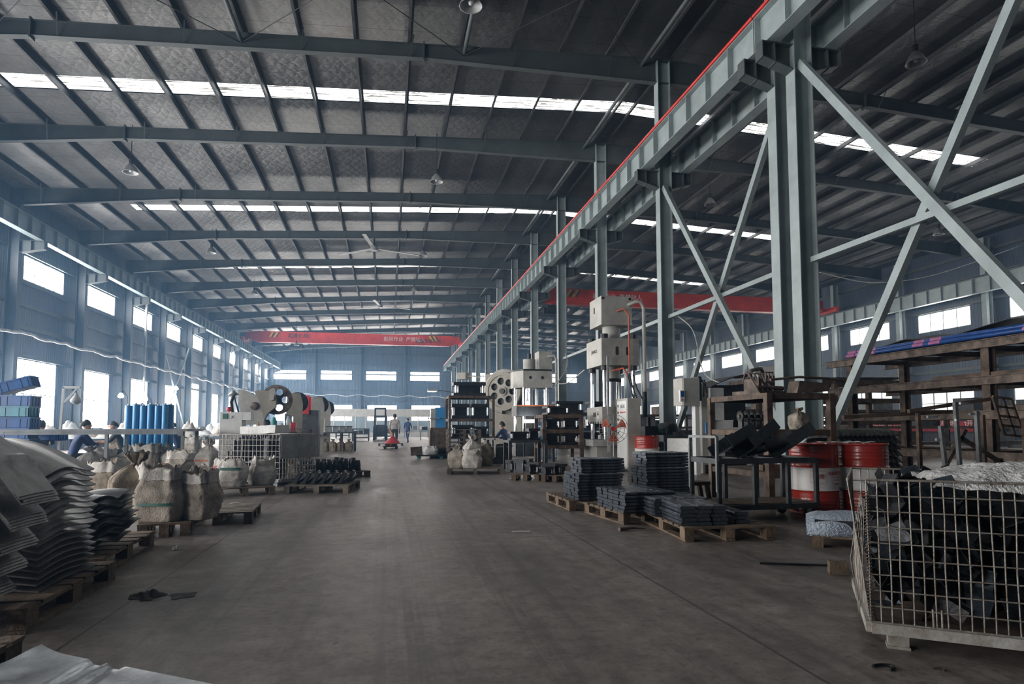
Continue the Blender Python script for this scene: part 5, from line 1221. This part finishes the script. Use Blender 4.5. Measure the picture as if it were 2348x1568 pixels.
for i in range(5): sack(0, 0, 0, .36, .55, 90+i, 'brown sack under the dark work bench, %s from the left' % nth(i).replace('nearest', 'first'), 'tied', 'sack_brown', 'sacks under the work bench', pos=(q.x+.2+.36*i, q.y+.45))
for i, (px, py, w, h) in enumerate(((808, 1011, 1.25, 1.0), (862, 1006, 1.4, .95), (770, 1004, 1.3, 1.05))):
    q = fl(px, py); r = rack('die_rack', ('dark loaded rack in the distance beside the aisle, nearest the work bench', 'dark loaded rack in the distance below the forklift mast', 'dark loaded rack in the distance behind the work bench')[i], (q.x, q.y), 0, w, .8, (.3, .6, h), 'dark_paint', .09, .09)
    for j in range(3): tag(MB().b2(q.x+.06+.4*j*w/1.25, q.x+.40*w/1.25+.4*j*w/1.25, q.y+.1, q.y+.7, .6, .6+.2+.06*j).build('metal_box', 'dark_metal'), 'dark metal box on %s distant rack, %s from the left' % (('first', 'second', 'third')[i], nth(j).replace('nearest', 'first')), 'box')
# punch press with spoked wheel
def outline(pts, Y, th, nm, m, parent, sc=5.2275, ox=480, oy=840):
    P = [atY(ox+x/sc, oy+y/sc, Y) for x, y in pts]; mb = MB(); mb.prism([(p.x, p.z) for p in P], Y, Y+th, lambda a, b, h: (a, h, b)); return mb.build(nm, m, parent)
pp_ = thing('punch_press', 'grey C-frame punch press with a big dark spoked wheel, left', 'press', (0, 0, 0))
outline([(350, 290), (380, 272), (420, 285), (610, 372), (655, 400), (675, 450), (670, 560), (640, 700), (400, 700), (380, 560), (345, 400)], 18.0, .28, 'frame', 'machine_grey', pp_)
outline([(540, 300), (570, 285), (690, 290), (735, 275), (780, 300), (800, 420), (790, 490), (700, 560), (655, 640), (600, 420)], 17.72, .22, 'crank_head', 'machine_beige', pp_)
outline([(725, 270), (770, 255), (790, 280), (770, 400), (730, 410), (718, 370)], 17.66, .05, 'belt_guard', 'machine_grey', pp_)
c0 = atY(480+808/5.2275, 840+400/5.2275, 18.0)
wheel(pp_, (c0.x, 18.0, c0.z), .41, .35, .05, 5, .095, .09, 'rust_steel', nm='spoked_wheel')
e = atY(480+540/5.2275, 840+475/5.2275, 17.98); MB().lathe([(.0, 0), (.11, 0), (.11, .03), (.07, .05), (0, .05)], 24, e, (0, -1, 0)).build('dial', 'rust_steel', pp_)
MB().b2(e.x-.45, e.x+.75, 18.0, 18.9, 0, 1.05).build('base', 'dark_paint', pp_)
def small_press(px, py, Y, lab, m, s=1.0):
    q = atY(px, py, Y); e = thing('punch_press', lab, 'press', (q.x, q.y, 0), .3); h = q.z
    MB().prism([(-.1, 0), (.55, 0), (.6, h), (.45, h+.35), (-.25, h+.35), (-.3, h-.35), (.1, h-.45), (.12, .85), (-.1, .85)], -.22, .22, lambda a, b, t: (a*s, t*s, b)).build('frame', m, e)
    MB().b2(-.42*s, .1, -.3, .3, .72, .84).build('table', 'dark_paint', e); MB().lathe([(.1, 0), (.36, 0), (.36, .1), (.1, .1)], 24, (.25, .24, h+.05), (0, 1, 0)).build('flywheel', 'dark_metal', e); MB().b2(-.22, .02, -.1, .1, .95, h-.35).build('slide', 'galvanised', e)
    return e
small_press(668, 925, 22.5, 'beige punch press right behind the spoked wheel', 'machine_beige', .6); small_press(722, 930, 27, 'grey punch press right of the red machine', 'machine_grey', .6); small_press(740, 938, 31, 'small grey punch press farther back in the left row', 'machine_grey', .6)
q = atY(698, 928, 24.5); rm_ = thing('red_machine', 'dark machine with bright red upright head box, left row', 'machine', (q.x, q.y, 0)); obox('head', 'red_machine', rm_, -.17, .17, 0, .35, q.z-.35, q.z+.35); MB().b2(.17, .24, .02, .35, q.z-.2, q.z+.3).build('side_strip', 'red_machine', rm_); obox('body', 'dark_paint', rm_, -.3, .5, .1, .8, 0, q.z-.2)
q = atY(668, 976, 20); tag(obox('red_unit', 'red_machine', None, q.x-.06, q.x+.12, 20, 20.3, .0, 1.25), 'small red machine unit beside the rusty wire cage', 'machine')
# white control cabinet and clutter on it
q = atY(530, 965, 15.4); wc_ = thing('control_cabinet', 'white control cabinet with red ball lamp behind the cage, left', 'cabinet', (q.x, q.y, 0)); obox('body', 'white_paint', wc_, -.25, .24, 0, .4, .05, q.z+.20, .01); MB().b2(-.2, .2, .05, .35, 0, .05).build('plinth', 'dark_metal', wc_); MB().b2(.24, .42, 0, .4, q.z+.02, q.z+.2).build('side_box', 'white_paint', wc_)
text('lettering', 'JC', .07, 'crate_blue', wc_, (.04, -.004, q.z+.09), (math.pi/2, 0, 0), .001); MB().b2(-.18, -.08, -.02, 0, q.z+.05, q.z+.17).build('switches', 'green_metal', wc_)
s_ = MB(); s_.lathe([(0, -.06)]+[(.06*math.cos(t_*.3-1.5), .06*math.sin(t_*.3-1.5)) for t_ in range(11)], 16, (-.07, .1, q.z+.27)); s_.cyl((-.07, .1, q.z+.2), (-.07, .1, q.z+.24), .02); s_.build('ball_lamp', 'red_machine', wc_)
gl = MB().tube([(-.05, .3, q.z+.2), (-.08, .3, q.z+.45), (-.02, .28, q.z+.62)], .04, 8).tube([(.1, .25, q.z+.2), (.0, .26, q.z+.55)], .018, 6).build('lamp_arm', 'dark_metal', wc_); MB().lathe([(.02, .1), (.12, 0), (.1, .0), (.01, .08)], 16, (-.03, .28, q.z+.62), (0, -.3, 1)).build('lamp_head', 'lamp_grey', gl)
tbw = thing('work_bench', 'cluttered small bench right of the white cabinet', 'bench', (q.x+.45, q.y, 0)); MB().b2(0, 1.0, 0, .6, .95, 1.0).build('top', 'dark_paint', tbw)
for xx in (.04, .96):
    for yy in (.04, .56): MB().b2(xx-.03, xx+.03, yy-.03, yy+.03, 0, .95).build('leg', 'dark_paint', tbw)
for i, (x, m, w, h, lab, nm) in enumerate(((.12, 'orange_metal', .05, .22, 'slim orange can', 'can'), (.30, 'crate_blue', .24, .12, 'small blue box', 'box'), (.62, 'foam_white', .15, .2, 'white plastic tub', 'tub'), (.46, 'teal_metal', .14, .34, 'teal oil can', 'can'), (.78, 'glass_clear', .1, .36, 'grey plastic jug', 'jug'))):
    if i == 1: o = MB().b2(-w/2, w/2, -.1, .1, 0, h).build(nm, m)
    else: o = MB().lathe([(0, 0), (w/2, 0), (w/2, h*.75), (w*.3, h*.88), (w*.3, h), (0, h)], 16).build(nm, m)
    put(o, lab+' on the cluttered small bench', nm, (q.x+.45+x, q.y+.12, 1.0))
# ------------------------------------------------------------------ PEOPLE
def person(name_label, loc, rz, pose='walk', top='cloth_shirt', legs='cloth_dark', group=None, scale=1.0):
    """one continuous skinned body; hair is a child"""
    J = []; E = []; Rr = []
    def j(p, r, par=None):
        J.append(Vector(p)); Rr.append(r)
        if par is not None: E.append((par, len(J)-1))
        return len(J)-1
    sit = pose == 'sit'; hz = .50 if sit else .93; lean = .22 if sit else .03
    pel = j((0, 0, hz), (.15, .11)); ab = j((0, lean*.3, hz+.18), (.145, .105), pel); che = j((0, lean*.8, hz+.38), (.17, .115), ab); nk = j((0, lean*1.15, hz+.535), (.062, .062), che)
    jaw = j((0, lean*1.3+.012, hz+.60), (.070, .078), nk); hd = j((0, lean*1.3+.005, hz+.69), (.078, .096), jaw); cr_ = j((0, lean*1.3-.012, hz+.765), (.062, .075), hd)
    nose = j((0, lean*1.3+.115, hz+.655), (.014, .016), hd)
    for s in (-1, 1): j((s*.088, lean*1.3-.01, hz+.66), (.012, .022), hd)
    hands = []
    for s in (-1, 1):
        sh = j((s*.19, lean*.9, hz+.455), (.066, .066), che)
        if sit: el = j((s*.25, lean+.16, hz+.22), (.048, .048), sh); wr = j((s*.14, lean+.36, hz+.24), (.03, .034), el); hd_ = Vector((-s*.25, .9, .0))
        else: el = j((s*.26, -.04+s*.05, hz+.17), (.048, .048), sh); wr = j((s*.25, .06+s*.10, hz-.06), (.03, .034), el); hd_ = Vector((0, .25, -.95))
        w0 = J[wr]; pm = j(w0+hd_*.08, (.036, .018), wr); hands.append((wr, pm))
        a1, u1, d1 = frame_of(hd_)
        for f_, (o_, L) in enumerate(((-.030, .065), (-.010, .078), (.010, .072), (.029, .056))):
            k1 = j(J[pm]+a1*o_+d1*.03, (.009, .009), pm); k2 = j(J[k1]+d1*L*.55+u1*.006, (.008, .008), k1); j(J[k2]+d1*L*.4+u1*.022, (.007, .007), k2)
        t1 = j(w0+hd_*.045-a1*.042, (.010, .010), wr); j(J[t1]+d1*.045-a1*.012, (.008, .008), t1)
        hp_ = j((s*.10, 0, hz-.06), (.095, .10), pel)
        if sit: kn = j((s*.15, .42, hz-.04), (.062, .062), hp_); an = j((s*.15, .40, .09), (.042, .042), kn)
        else: kn = j((s*.10, .05-s*.10, .50), (.062, .066), hp_); an = j((s*.10, -.05-s*.22, .10), (.042, .042), kn)
        hl = j((J[an].x, J[an].y-.03, .045), (.040, .040), an); j((J[an].x+s*.02, J[an].y+.16, .035), (.040, .032), hl)
    me = bpy.data.meshes.new('body'); me.from_pydata([tuple(v) for v in J], E, []); o = bpy.data.objects.new('tmp', me); COL.objects.link(o)
    sk = o.modifiers.new('s', 'SKIN'); me.skin_vertices
    for i, r in enumerate(Rr): me.skin_vertices[0].data[i].radius = r
    me.skin_vertices[0].data[pel].use_root = True
    ss = o.modifiers.new('u', 'SUBSURF'); ss.levels = 2; ss.render_levels = 2
    dg = bpy.context.evaluated_depsgraph_get(); m2 = bpy.data.meshes.new_from_object(o.evaluated_get(dg)); bpy.data.objects.remove(o)
    m2.materials.clear()
    for mm in (top, legs, 'skin', 'rubber'): m2.materials.append(M[mm])
    segs = []
    mid = np.array([v[:] for v in J])
    kind = []
    for i in range(len(J)):
        z = J[i].z
        kind.append(0)
    neckz = hz+.545; 
    handset = set()
    for wr, pm in hands:
        handset.add(wr)
    for p in m2.polygons:
        c = p.center; i = int(((mid-np.array(c[:]))**2).sum(1).argmin()); mi = 0
        if c.z > neckz and abs(c.x) < .12: mi = 2
        elif c.z < .085: mi = 3
        elif Rr[i][0] < .037 and i > nose+2 and c.z < hz+.45 and Rr[i][0] not in (.042,): mi = 2
        elif c.z < hz+.02 and (not sit or abs(c.x) < .25) and Rr[i][0] > .04 and not (Rr[i][0] == .048): mi = 1
        p.material_index = mi; p.use_smooth = True
    root = link('person', m2, None, loc, (0, 0, rz)); root.scale = (scale,)*3; tag(root, name_label, 'person', group)
    hb_ = MB(); hc = Vector((0, lean*1.3-.012, hz+.715))
    hb_.sheet(lambda u, v: (hc.x+.088*math.sin(v*1.95)*math.cos(u*2*math.pi), hc.y+.108*math.sin(v*1.95)*math.sin(u*2*math.pi)-.012, hc.z+.10*math.cos(v*1.95)-(.04*max(0, -math.sin(u*2*math.pi)))), 20, 8, .008); hb_.build('hair', 'hair', root)
    return root
person('person in pale shirt and dark trousers walking away, pulling a pallet truck', (.316, 34.6, 0), 0, 'walk', 'cloth_shirt', 'cloth_dark', None, 1.04)
q = atY(935, 975, 45); person('person in dark blue overalls standing far down the aisle', (q.x, q.y, 0), 2.6, 'walk', 'cloth_blue', 'cloth_blue')
def stool(x, y, label, z=.44):
    s = thing('stool', label, 'stool', (x, y, 0)); MB().cyl((0, 0, z-.04), (0, 0, z), .15, n=16).build('seat', 'old_board', s)
    for i in range(4): a_ = i*math.pi/2+.4; MB().bar((.14*math.cos(a_), .14*math.sin(a_), 0), (.1*math.cos(a_), .1*math.sin(a_), z-.04), .025, .025).build('leg', 'dark_metal', s)
for i, (px, Y, rz, tp, lab) in enumerate(((622, 16.6, .6, 'cloth_dark', 'person in dark coat sitting at the punch press, back to us'), (165, 16.4, -.9, 'cloth_blue', 'person in blue jacket bending over the left work table'), (92, 17.5, .4, 'cloth_dark', 'person in dark jacket beside the blue crates'), (286, 19.5, 2.0, 'cloth_dark', 'person in dark clothes left of the blue rolls'), (412, 22, 1.2, 'cloth_blue', 'person in teal-blue jacket right of the blue rolls'), (1166, 21.9, .8, 'cloth_blue', 'person in dark blue sitting beneath the flywheel press'))):
    q = atY(px, 1000, Y); person(lab, (q.x, q.y, -.02), rz, 'sit', tp, 'cloth_dark'); stool(q.x, q.y-.02, 'round stool under the '+lab.split(' sitting')[0].split(' bending')[0].split(' beside')[0].split(' left')[0].split(' right')[0])
# pallet truck with red pile
q = fl(896, 1029); ptk = thing('pallet_truck', 'low pallet truck pulled along the aisle by the walking person', 'pallet truck', (q.x, q.y, 0)); 
for xx in (-.28, .28): MB().b2(xx-.09, xx+.09, 0, 1.1, .07, .13).build('fork', 'dark_metal', ptk); MB().cyl((xx-.06, .12, .045), (xx+.06, .12, .045), .045, n=12).build('roller', 'rubber', ptk)
MB().b2(-.3, .3, 1.1, 1.25, .05, .35).tube([(0, 1.2, .3), (0, 1.55, .95)], .02, 6).build('tow_handle', 'orange_metal', ptk)
pallet(q.x, q.y+.52, 0, 'grey pallet riding on the pallet truck in the aisle', 1.25, 1.1, z=.135, m='pallet_wood_grey', seed=50)
tag(MB().lathe([(.40, 0), (.36, .06), (.20, .22), (.07, .36), (.0, .40)], 14).build('red_heap', 'red_machine', None, (q.x+.1, q.y+.5, .13+PT)), 'small conical red heap on the moving pallet', 'heap')
# ------------------------------------------------------------------ CRATES, ROLLS, WORK TABLES on the left
def crate(x, y, z, label, m, rz=0, rot=None):
    c = thing('plastic_crate', label, 'crate', (x, y, z), rz, 'blue plastic crates', rot); w, d, h, t = .60, .42, .22, .012
    MB().b2(-w/2, w/2, -d/2, -d/2+t, 0, h).b2(-w/2, w/2, d/2-t, d/2, 0, h).b2(-w/2, -w/2+t, -d/2, d/2, 0, h).b2(w/2-t, w/2, -d/2, d/2, 0, h).b2(-w/2, w/2, -d/2, d/2, 0, t).build('body', m, c)
    MB().b2(-w/2-.012, w/2+.012, -d/2-.012, d/2+.012, h-.03, h).build('rim', m, c); mb = MB()
    for xx in (-.24, -.12, .12, .24): mb.b2(xx-.008, xx+.008, -d/2-.01, -d/2, .01, h-.03)
    for yy in (-.12, 0, .12): mb.b2(w/2, w/2+.01, yy-.008, yy+.008, .01, h-.03)
    mb.build('ribs', m, c)
q = atY(40, 960, 14.6)
for i in range(8): crate(q.x+.02*(i % 2), q.y, .22*i, '%s plastic crate in the left-edge crate stack' % ('bottom blue' if i == 0 else nth(i).replace('nearest', 'first')+' from bottom, '+('teal' if i == 6 else 'blue')), 'crate_teal' if i == 6 else 'crate_blue', .02*(i % 3))
crate(q.x+.03, q.y, .22*8+.11, 'blue plastic crate tipped on top of the left-edge stack', 'crate_blue', rot=(0, -.30, .1))
q = atY(112, 975, 15.7); crate(q.x, q.y, .82, 'single blue crate on the work table right of crate stack', 'crate_blue')
q = atY(336, 955, 17.4)
for i in range(12):
    r_, c_ = divmod(i, 6); e = thing('film_roll', 'upright blue roll in the bundle on the left, %s row, %s from the left' % (('front', 'back')[r_], nth(c_).replace('nearest', 'first')), 'roll', (q.x-.42+.17*c_+.08*r_, 17.4+.16*r_, 0), 0, 'upright blue rolls')
    MB().cyl((0, 0, .03), (0, 0, 1.66+.03*(c_ % 2)), .08, n=18).build('sleeve', 'roll_blue', e); MB().cyl((0, 0, 0), (0, 0, 1.70+.03*(c_ % 2)), .03, n=10).build('core', 'paper_white', e)
q = atY(150, 940, 15.6); gp = thing('gallows_lamp', 'white gallows post with a hanging white work lamp', 'work lamp', (q.x, q.y, 0)); zz = 2.0
MB().bar((-.12, 0, 0), (-.05, 0, zz), .05, .05).bar((-.06, 0, zz), (.28, 0, zz), .05, .05).bar((-.04, 0, zz-.35), (.22, 0, zz-.02), .04, .04).build('post', 'white_paint', gp); MB().cyl((.2, 0, zz-.02), (.2, 0, zz-.14), .01).build('cord', 'rubber', gp); MB().lathe([(.02, .26), (.045, .2), (.11, .10), (.11, .06), (.04, 0), (0, 0)], 18, (.2, 0, zz-.38)).build('lamp_head', 'lamp_white', gp)
def work_table(x, y, w, d, rz, label, z=.82, m='lamp_white'):
    t = thing('work_table', label, 'work table', (x, y, 0), rz); MB().b2(0, w, 0, d, z-.05, z).build('top', m, t)
    for xx in (.06, w-.06):
        for yy in (.06, d-.06): MB().b2(xx-.03, xx+.03, yy-.03, yy+.03, 0, z-.05).build('leg', 'lamp_grey', t)
    return t
tabs = [(-11.4, 15.2, 2.4, 1.0), (-10.4, 20.8, 2.4, 1.0), (-9.5, 24.0, 3, 1.1), (-7.6, 26.6, 3, 1.1), (-8.5, 29.5, 3.2, 1.1), (-13.6, 20, 2.6, 1), (-6.2, 32, 2.6, 1), (-10.5, 36, 3, 1.1)]
hp_m = ['foam_white', 'paper_white', 'sack_white', 'lamp_white', 'galvanised', 'sack_cloth']
for i, (x, y, w, d) in enumerate(tabs):
    work_table(x, y, w, d, .02*i, 'pale work table with parts near the left windows, %s back' % nth(i).replace('nearest', 'first'))
    for j in range(4):
        o = MB().sheet(lambda u, v, i=i, j=j: ((u-.5)*.55, (v-.5)*.5, .0+(.18+.14*((i+j) % 3))*max(0, math.sin(u*math.pi)*math.sin(v*math.pi))**.6*(1+.5*ns(u*5+i, v*5+j))), 12, 12).build('parts_heap', hp_m[(i+j*2) % 6])
        put(o, '%s heap of pale parts on the %s work table by the windows' % (('first', 'second', 'third', 'fourth')[j], nth(i).replace('nearest', 'first')), 'heap', (x+.35+.6*j*w/2.6, y+.5, .82))
for i, (px, py, Y) in enumerate(((277, 908, 20.0), (404, 891, 26.0), (333, 915, 21.5))):
    q = atY(px, py, Y); l = thing('work_lamp', 'glowing white work lamp over the left benches, %s' % ('left', 'right, higher', 'behind the blue rolls')[i], 'work lamp', (q.x, q.y, 0)); MB().lathe([(0, -.05), (.06, -.04), (.075, 0), (.05, .05), (.02, .09)], 14, (0, 0, q.z)).build('bulb', 'lamp_glow', l); MB().tube([(0, 0, q.z+.08), (.0, .15, q.z+.16), (.05, .35, q.z), (.05, .4, .0)], .012, 6).build('stand', 'dark_metal', l)
# ------------------------------------------------------------------ FAR END: office partition, forklift
pt_ = thing('office_partition', 'white glazed office partition across the far end', 'partition', (0, 74, 0)); pt_['kind'] = 'structure'
fr = MB(); fr.b2(-8.5, 8.1, -.05, .05, 2.3, 3.2).b2(-8.5, 8.1, -.05, .05, 0, .5)
for i in range(15): x = -8.5+1.186*i; fr.b2(x-.05, x+.05, -.05, .05, .5, 2.3)
fr.build('panels', 'white_paint', pt_); MB().add([(-8.5, 0, .5), (8.1, 0, .5), (8.1, 0, 2.3), (-8.5, 0, 2.3)], [(0, 1, 2, 3)]).build('glazing', 'glass_clear', pt_)
q = atY(872, 965, 54); fk = thing('forklift', 'dark forklift with tall mast far down the hall', 'forklift', (q.x, q.y, 0))
for xx in (-.42, .42): MB().b2(xx-.07, xx+.07, 0, .16, .1, 2.75).build('mast_rail', 'dark_metal', fk)
MB().b2(-.45, .45, .02, .12, 2.6, 2.75).b2(-.45, .45, .02, .12, 1.9, 2.0).b2(-.45, .45, .02, .12, 1.2, 1.3).build('mast_crossbars', 'dark_metal', fk); MB().b2(-.6, .6, .3, 2.2, .3, 1.2).build('body', 'dark_paint', fk); MB().b2(-.55, .55, 1.0, 2.1, 2.0, 2.1).b2(-.55, -.48, 1.0, 1.07, 1.2, 2.0).b2(.48, .55, 1.0, 1.07, 1.2, 2.0).build('overhead_guard', 'dark_paint', fk)
for xx in (-.3, .3): MB().b2(xx-.06, xx+.06, -1.0, .05, .1, .15).build('fork', 'dark_metal', fk)
for xx in (-.5, .5):
    for yy in (.5, 1.9): MB().cyl((xx-.1, yy, .3), (xx+.1, yy, .3), .3, n=18).build('wheel', 'rubber', fk)
# distant benches and racks filling both bays
rb2 = random.Random(21)
for i, (px, py, w) in enumerate(((955, 1003, 2.6), (975, 1000, 2.2), (930, 998, 2.4), (990, 1008, 2.0), (725, 1006, 2.4), (760, 998, 2.6))):
    q = fl(px, py); t = work_table(q.x-w/2, q.y, w, .9, 0, 'distant work table by the aisle, %s' % ('right of the far person', 'before the blue machine', 'beyond the far person', 'nearest the rusty bin', 'left of the dark racks', 'behind the work bench bins')[i], .85, 'lamp_grey')
    for j in range(3): put(MB().b2(-.25, .25, -.2, .2, 0, .25+.15*rb2.random()).build('metal_box', ('dark_metal', 'grey_paint', 'foam_white')[j]), '%s box on the distant work table %s' % (('dark', 'grey', 'white')[j], ('right of the far person', 'before the blue machine', 'beyond the far person', 'nearest the rusty bin', 'left of the dark racks', 'behind the work bench bins')[i]), 'box', (q.x-w/2+.4+.75*j, q.y+.45, .85))
for i in range(9):
    x = 11+ (i % 3)*5.5; y = 20+ (i//3)*9; r = rack('material_rack', 'dark loaded material rack in the right bay, %s row, %s from the columns' % (('first', 'second', 'third')[i//3], ('first', 'second', 'third')[i % 3]), (x, y), 0, 4.2, 1.2, (.5, 1.1, 1.7), 'rust_paint', .1, .1)
    for j in range(4): put(MB().b2(-.42, .42, -.45, .45, 0, .3+.2*rb2.random()).build('metal_box', ('dark_metal', 'grey_paint', 'rust_steel', 'dark_paint')[j]), '%s box on the right-bay rack of %s row, %s from the columns' % (('dark', 'grey', 'rusty', 'black')[j], ('first', 'second', 'third')[i//3], ('first', 'second', 'third')[i % 3]), 'box', (x+.55+1.03*j, y+.6, (.505, 1.105, 1.705)[(i+j) % 3]))
# ------------------------------------------------------------------ BRIDGE CRANES
def crane(label, x0, x1, y, z0, z1, texts, hoistx, ca, cb):
    c = thing('bridge_crane', label, 'crane', (0, 0, 0)); w = .22; e = 1.2
    MB().prism([(x0, z0+.35), (x0+e, z0), (x1-e, z0), (x1, z0+.35), (x1, z1-.12), (x1-e, z1), (x0+e, z1), (x0, z1-.12)], y-w, y+w, lambda a, b, h: (a, h, b)).b2(x0+e, x1-e, y-w-.06, y+w+.06, z0-.02, z0+.02).build('girder', 'red_paint', c)
    for (xx, zz), s in ((ca, 1), (cb, -1)):
        MB().b2(xx-.10, xx+.10, y-1.3, y+1.3, zz+.06, zz+.42).b2(xx-.1 if s > 0 else x1-.2, x0+.2 if s > 0 else xx+.1, y-.3, y+.3, zz+.2, zz+.42).build('end_carriage', 'red_paint', c)
        for yy in (-1.0, 1.0): MB().cyl((xx-.06, y+yy, zz+.1), (xx+.06, y+yy, zz+.1), .1, n=14).build('wheel', 'dark_metal', c)
    for xx in (x0+2.2, x1-3.2):
        for k_ in range(2): s = 1 if xx < (x0+x1)/2 else -1; MB().prism([(xx+.45*k_, z0+.5), (xx+.22+.45*k_, z0+.5), (xx+.22+.45*k_+s*.3, z1-.08), (xx+.45*k_+s*.3, z1-.08)], y-w-.012, y-w-.002, lambda a, b, h: (a, h, b)).build('hazard_stripe', 'stripe_yellow' , c); MB().prism([(xx+.22+.45*k_, z0+.5), (xx+.36+.45*k_, z0+.5), (xx+.36+.45*k_+s*.3, z1-.08), (xx+.22+.45*k_+s*.3, z1-.08)], y-w-.012, y-w-.002, lambda a, b, h: (a, h, b)).build('hazard_stripe', 'ink_dark' , c)
    for s, x, z, sz, m in texts: text('lettering', s, sz, m, c, (x, y-w-.012, z), (math.pi/2, 0, 0), .004)
    h = MB().b2(hoistx-.6, hoistx+.6, y-.4, y+.4, z0-.55, z0-.12).cyl((hoistx-.8, y, z0-.45), (hoistx+.8, y, z0-.45), .2).build('hoist', 'dark_metal', c); MB().tube([(hoistx, y, z0-.5), (hoistx, y, z0-1.0)], .02, 6).build('hook', 'dark_metal', h)
zc0, zc1 = 10.0, 11.0
crane('long red overhead bridge crane across the left bay', -14.6, 7.7, 69.0, 10.02, 11.15, [('起吊作业  严禁站人', 1.6, 10.62, .52, 'banner_text'), ('起重机械厂', -9.2, 10.72, .52, 'ink_dark'), ('起重设备公司', 4.2, 10.50, .46, 'ink_dark')], -9.6, (-14.75, 9.98), (7.78, 9.98))
crane('red overhead bridge crane across the right bay behind the columns', 9.36, 31.3, 40.4, 9.35, 10.4, [('起吊作业  严禁站人', 15.3, 9.95, .42, 'banner_text')], 10.9, (9.12, 9.98), (31.6, 9.3))
# ------------------------------------------------------------------ LAMPS, FANS, CABLES
def bell_lamp(x, y, z, label):
    l = thing('pendant_lamp', label, 'pendant lamp', (x, y, z), 0, 'bell pendant lamps'); MB().cyl((0, 0, .45), (0, 0, ztop(x)+.2-z), .012, n=6).build('rod', 'dark_metal', l); MB().cyl((0, 0, .28), (0, 0, .5), .07, n=12).build('ballast', 'dark_metal', l)
    MB().lathe([(.07, .32), (.10, .28), (.17, .20), (.25, .02), (.26, 0), (.24, .01), (.16, .18), (.05, .28)], 24).build('shade', 'lamp_grey', l); MB().lathe([(0, .03), (.05, .05), (.06, .1), (.03, .2)], 12).build('bulb', 'lamp_white', l); return l
LM = [(1080, 5, 13.2, 'top edge above the aisle'), (1001, 412, 24.03, 'second over the aisle'), (970, 583, 36.03, 'third over the aisle'), (950, 665, 48.03, 'fourth over the aisle'), (300, 390, 24.2, 'nearest on the left side'), (485, 576, 36.2, 'second on the left side'), (583, 672, 48.2, 'third on the left side'), (2100, 137, 13.6, 'nearest in the right bay'), (1628, 465, 24.3, 'second in the right bay'), (2152, 533, 25.4, 'far right side near right wall'), (680, 790, 66.5, 'far off near the left crane')]
for px, py, Y, w in LM:
    q = atY(px, py, Y); bell_lamp(q.x, q.y, q.z-.1, 'grey bell pendant lamp under the roof, %s' % w)
for px, py, Y, w in ((858, 570, 36.03, 'nearer'), (872, 702, 54.03, 'farther')):
    q = atY(px, py, Y); f_ = thing('ceiling_fan', '%s large three-blade ceiling fan under the left roof' % w, 'ceiling fan', (q.x, q.y, q.z)); MB().cyl((0, 0, -.12), (0, 0, .12), .2, n=20).build('hub', 'lamp_grey', f_); MB().cyl((0, 0, .1), (0, 0, ztop(q.x)-.4-q.z), .05, n=10).build('rod', 'dark_metal', f_)
    for i in range(3): a_ = i*2.094+.35; MB().bar((.2*math.cos(a_), .2*math.sin(a_), 0), (2.7*math.cos(a_), 2.7*math.sin(a_), 0), .22, .03).build('blade', 'lamp_grey', f_)
q = atY(993, 897, 40); tl_ = thing('tube_lamp', 'bracketed lit tube lamp over the distant aisle, right', 'lamp', (q.x, q.y, q.z)); MB().b2(-.35, .3, -.1, .1, 0, .14).build('housing', 'lamp_grey', tl_); MB().b2(-.33, .2, -.09, .09, -.03, 0).build('tube', 'lamp_tube', tl_); MB().bar((.3, 0, .07), (1.6, 0, -.1), .04, .04).build('arm', 'dark_metal', tl_); MB().b2(1.58, 1.66, -.04, .04, -q.z, 0).build('stand', 'dark_metal', tl_)
pts = []
for i in range(0, 330): y = 8+i*.25; pts.append((-15.12+.03*math.sin(i*1.7), y, 5.0+.09*math.sin(y*math.pi/3)**2*-1+.06*ns(y*1.3)+.1))
tag(MB().tube(pts, .06, 8).build('cable_bundle', 'cable_white'), 'white wrapped cable bundle looping along left wall columns', 'cable')
tag(MB().tube([(-12+i*.5, 89.65, 5.6+.12*math.sin(i*.9)-.012*i*.5) for i in range(44)], .05, 6).build('cable_bundle', 'cable_white'), 'thin pale cable across the far end wall', 'cable')
def cable(pts, r, label, m='cable_white'):
    P = [Vector(p) for p in pts]; out = []
    for i in range(len(P)-1):
        p0, p1, p2, p3 = P[max(0, i-1)], P[i], P[i+1], P[min(len(P)-1, i+2)]
        for k_ in range(8): t = k_/8; out.append(.5*((2*p1)+(p2-p0)*t+(2*p0-5*p1+4*p2-p3)*t*t+(3*p1-p0-3*p2+p3)*t**3))
    out.append(P[-1]); return tag(MB().tube(out, r, 6).build('hanging_cable', m), label, 'cable')
cable([atY(1880, 625, 13), atY(2010, 648, 20), atY(2150, 628, 22), atY(2348, 560, 24)], .015, 'thin white cable sagging across the right bay')
cable([atY(1555, 725, 17.6), atY(1590, 760, 16.5), atY(1612, 850, 15.5), atY(1650, 878, 14.2)], .016, 'white cable drooping from second column to the machines')
cable([atY(1297, 810, 24), atY(1300, 840, 23.5), atY(1270, 890, 23)], .02, 'white cable hanging beside the second press')
cable([atY(1268, 878, 23.6), atY(1300, 878, 22), atY(1340, 848, 18)], .02, 'white cable strung between the two presses')
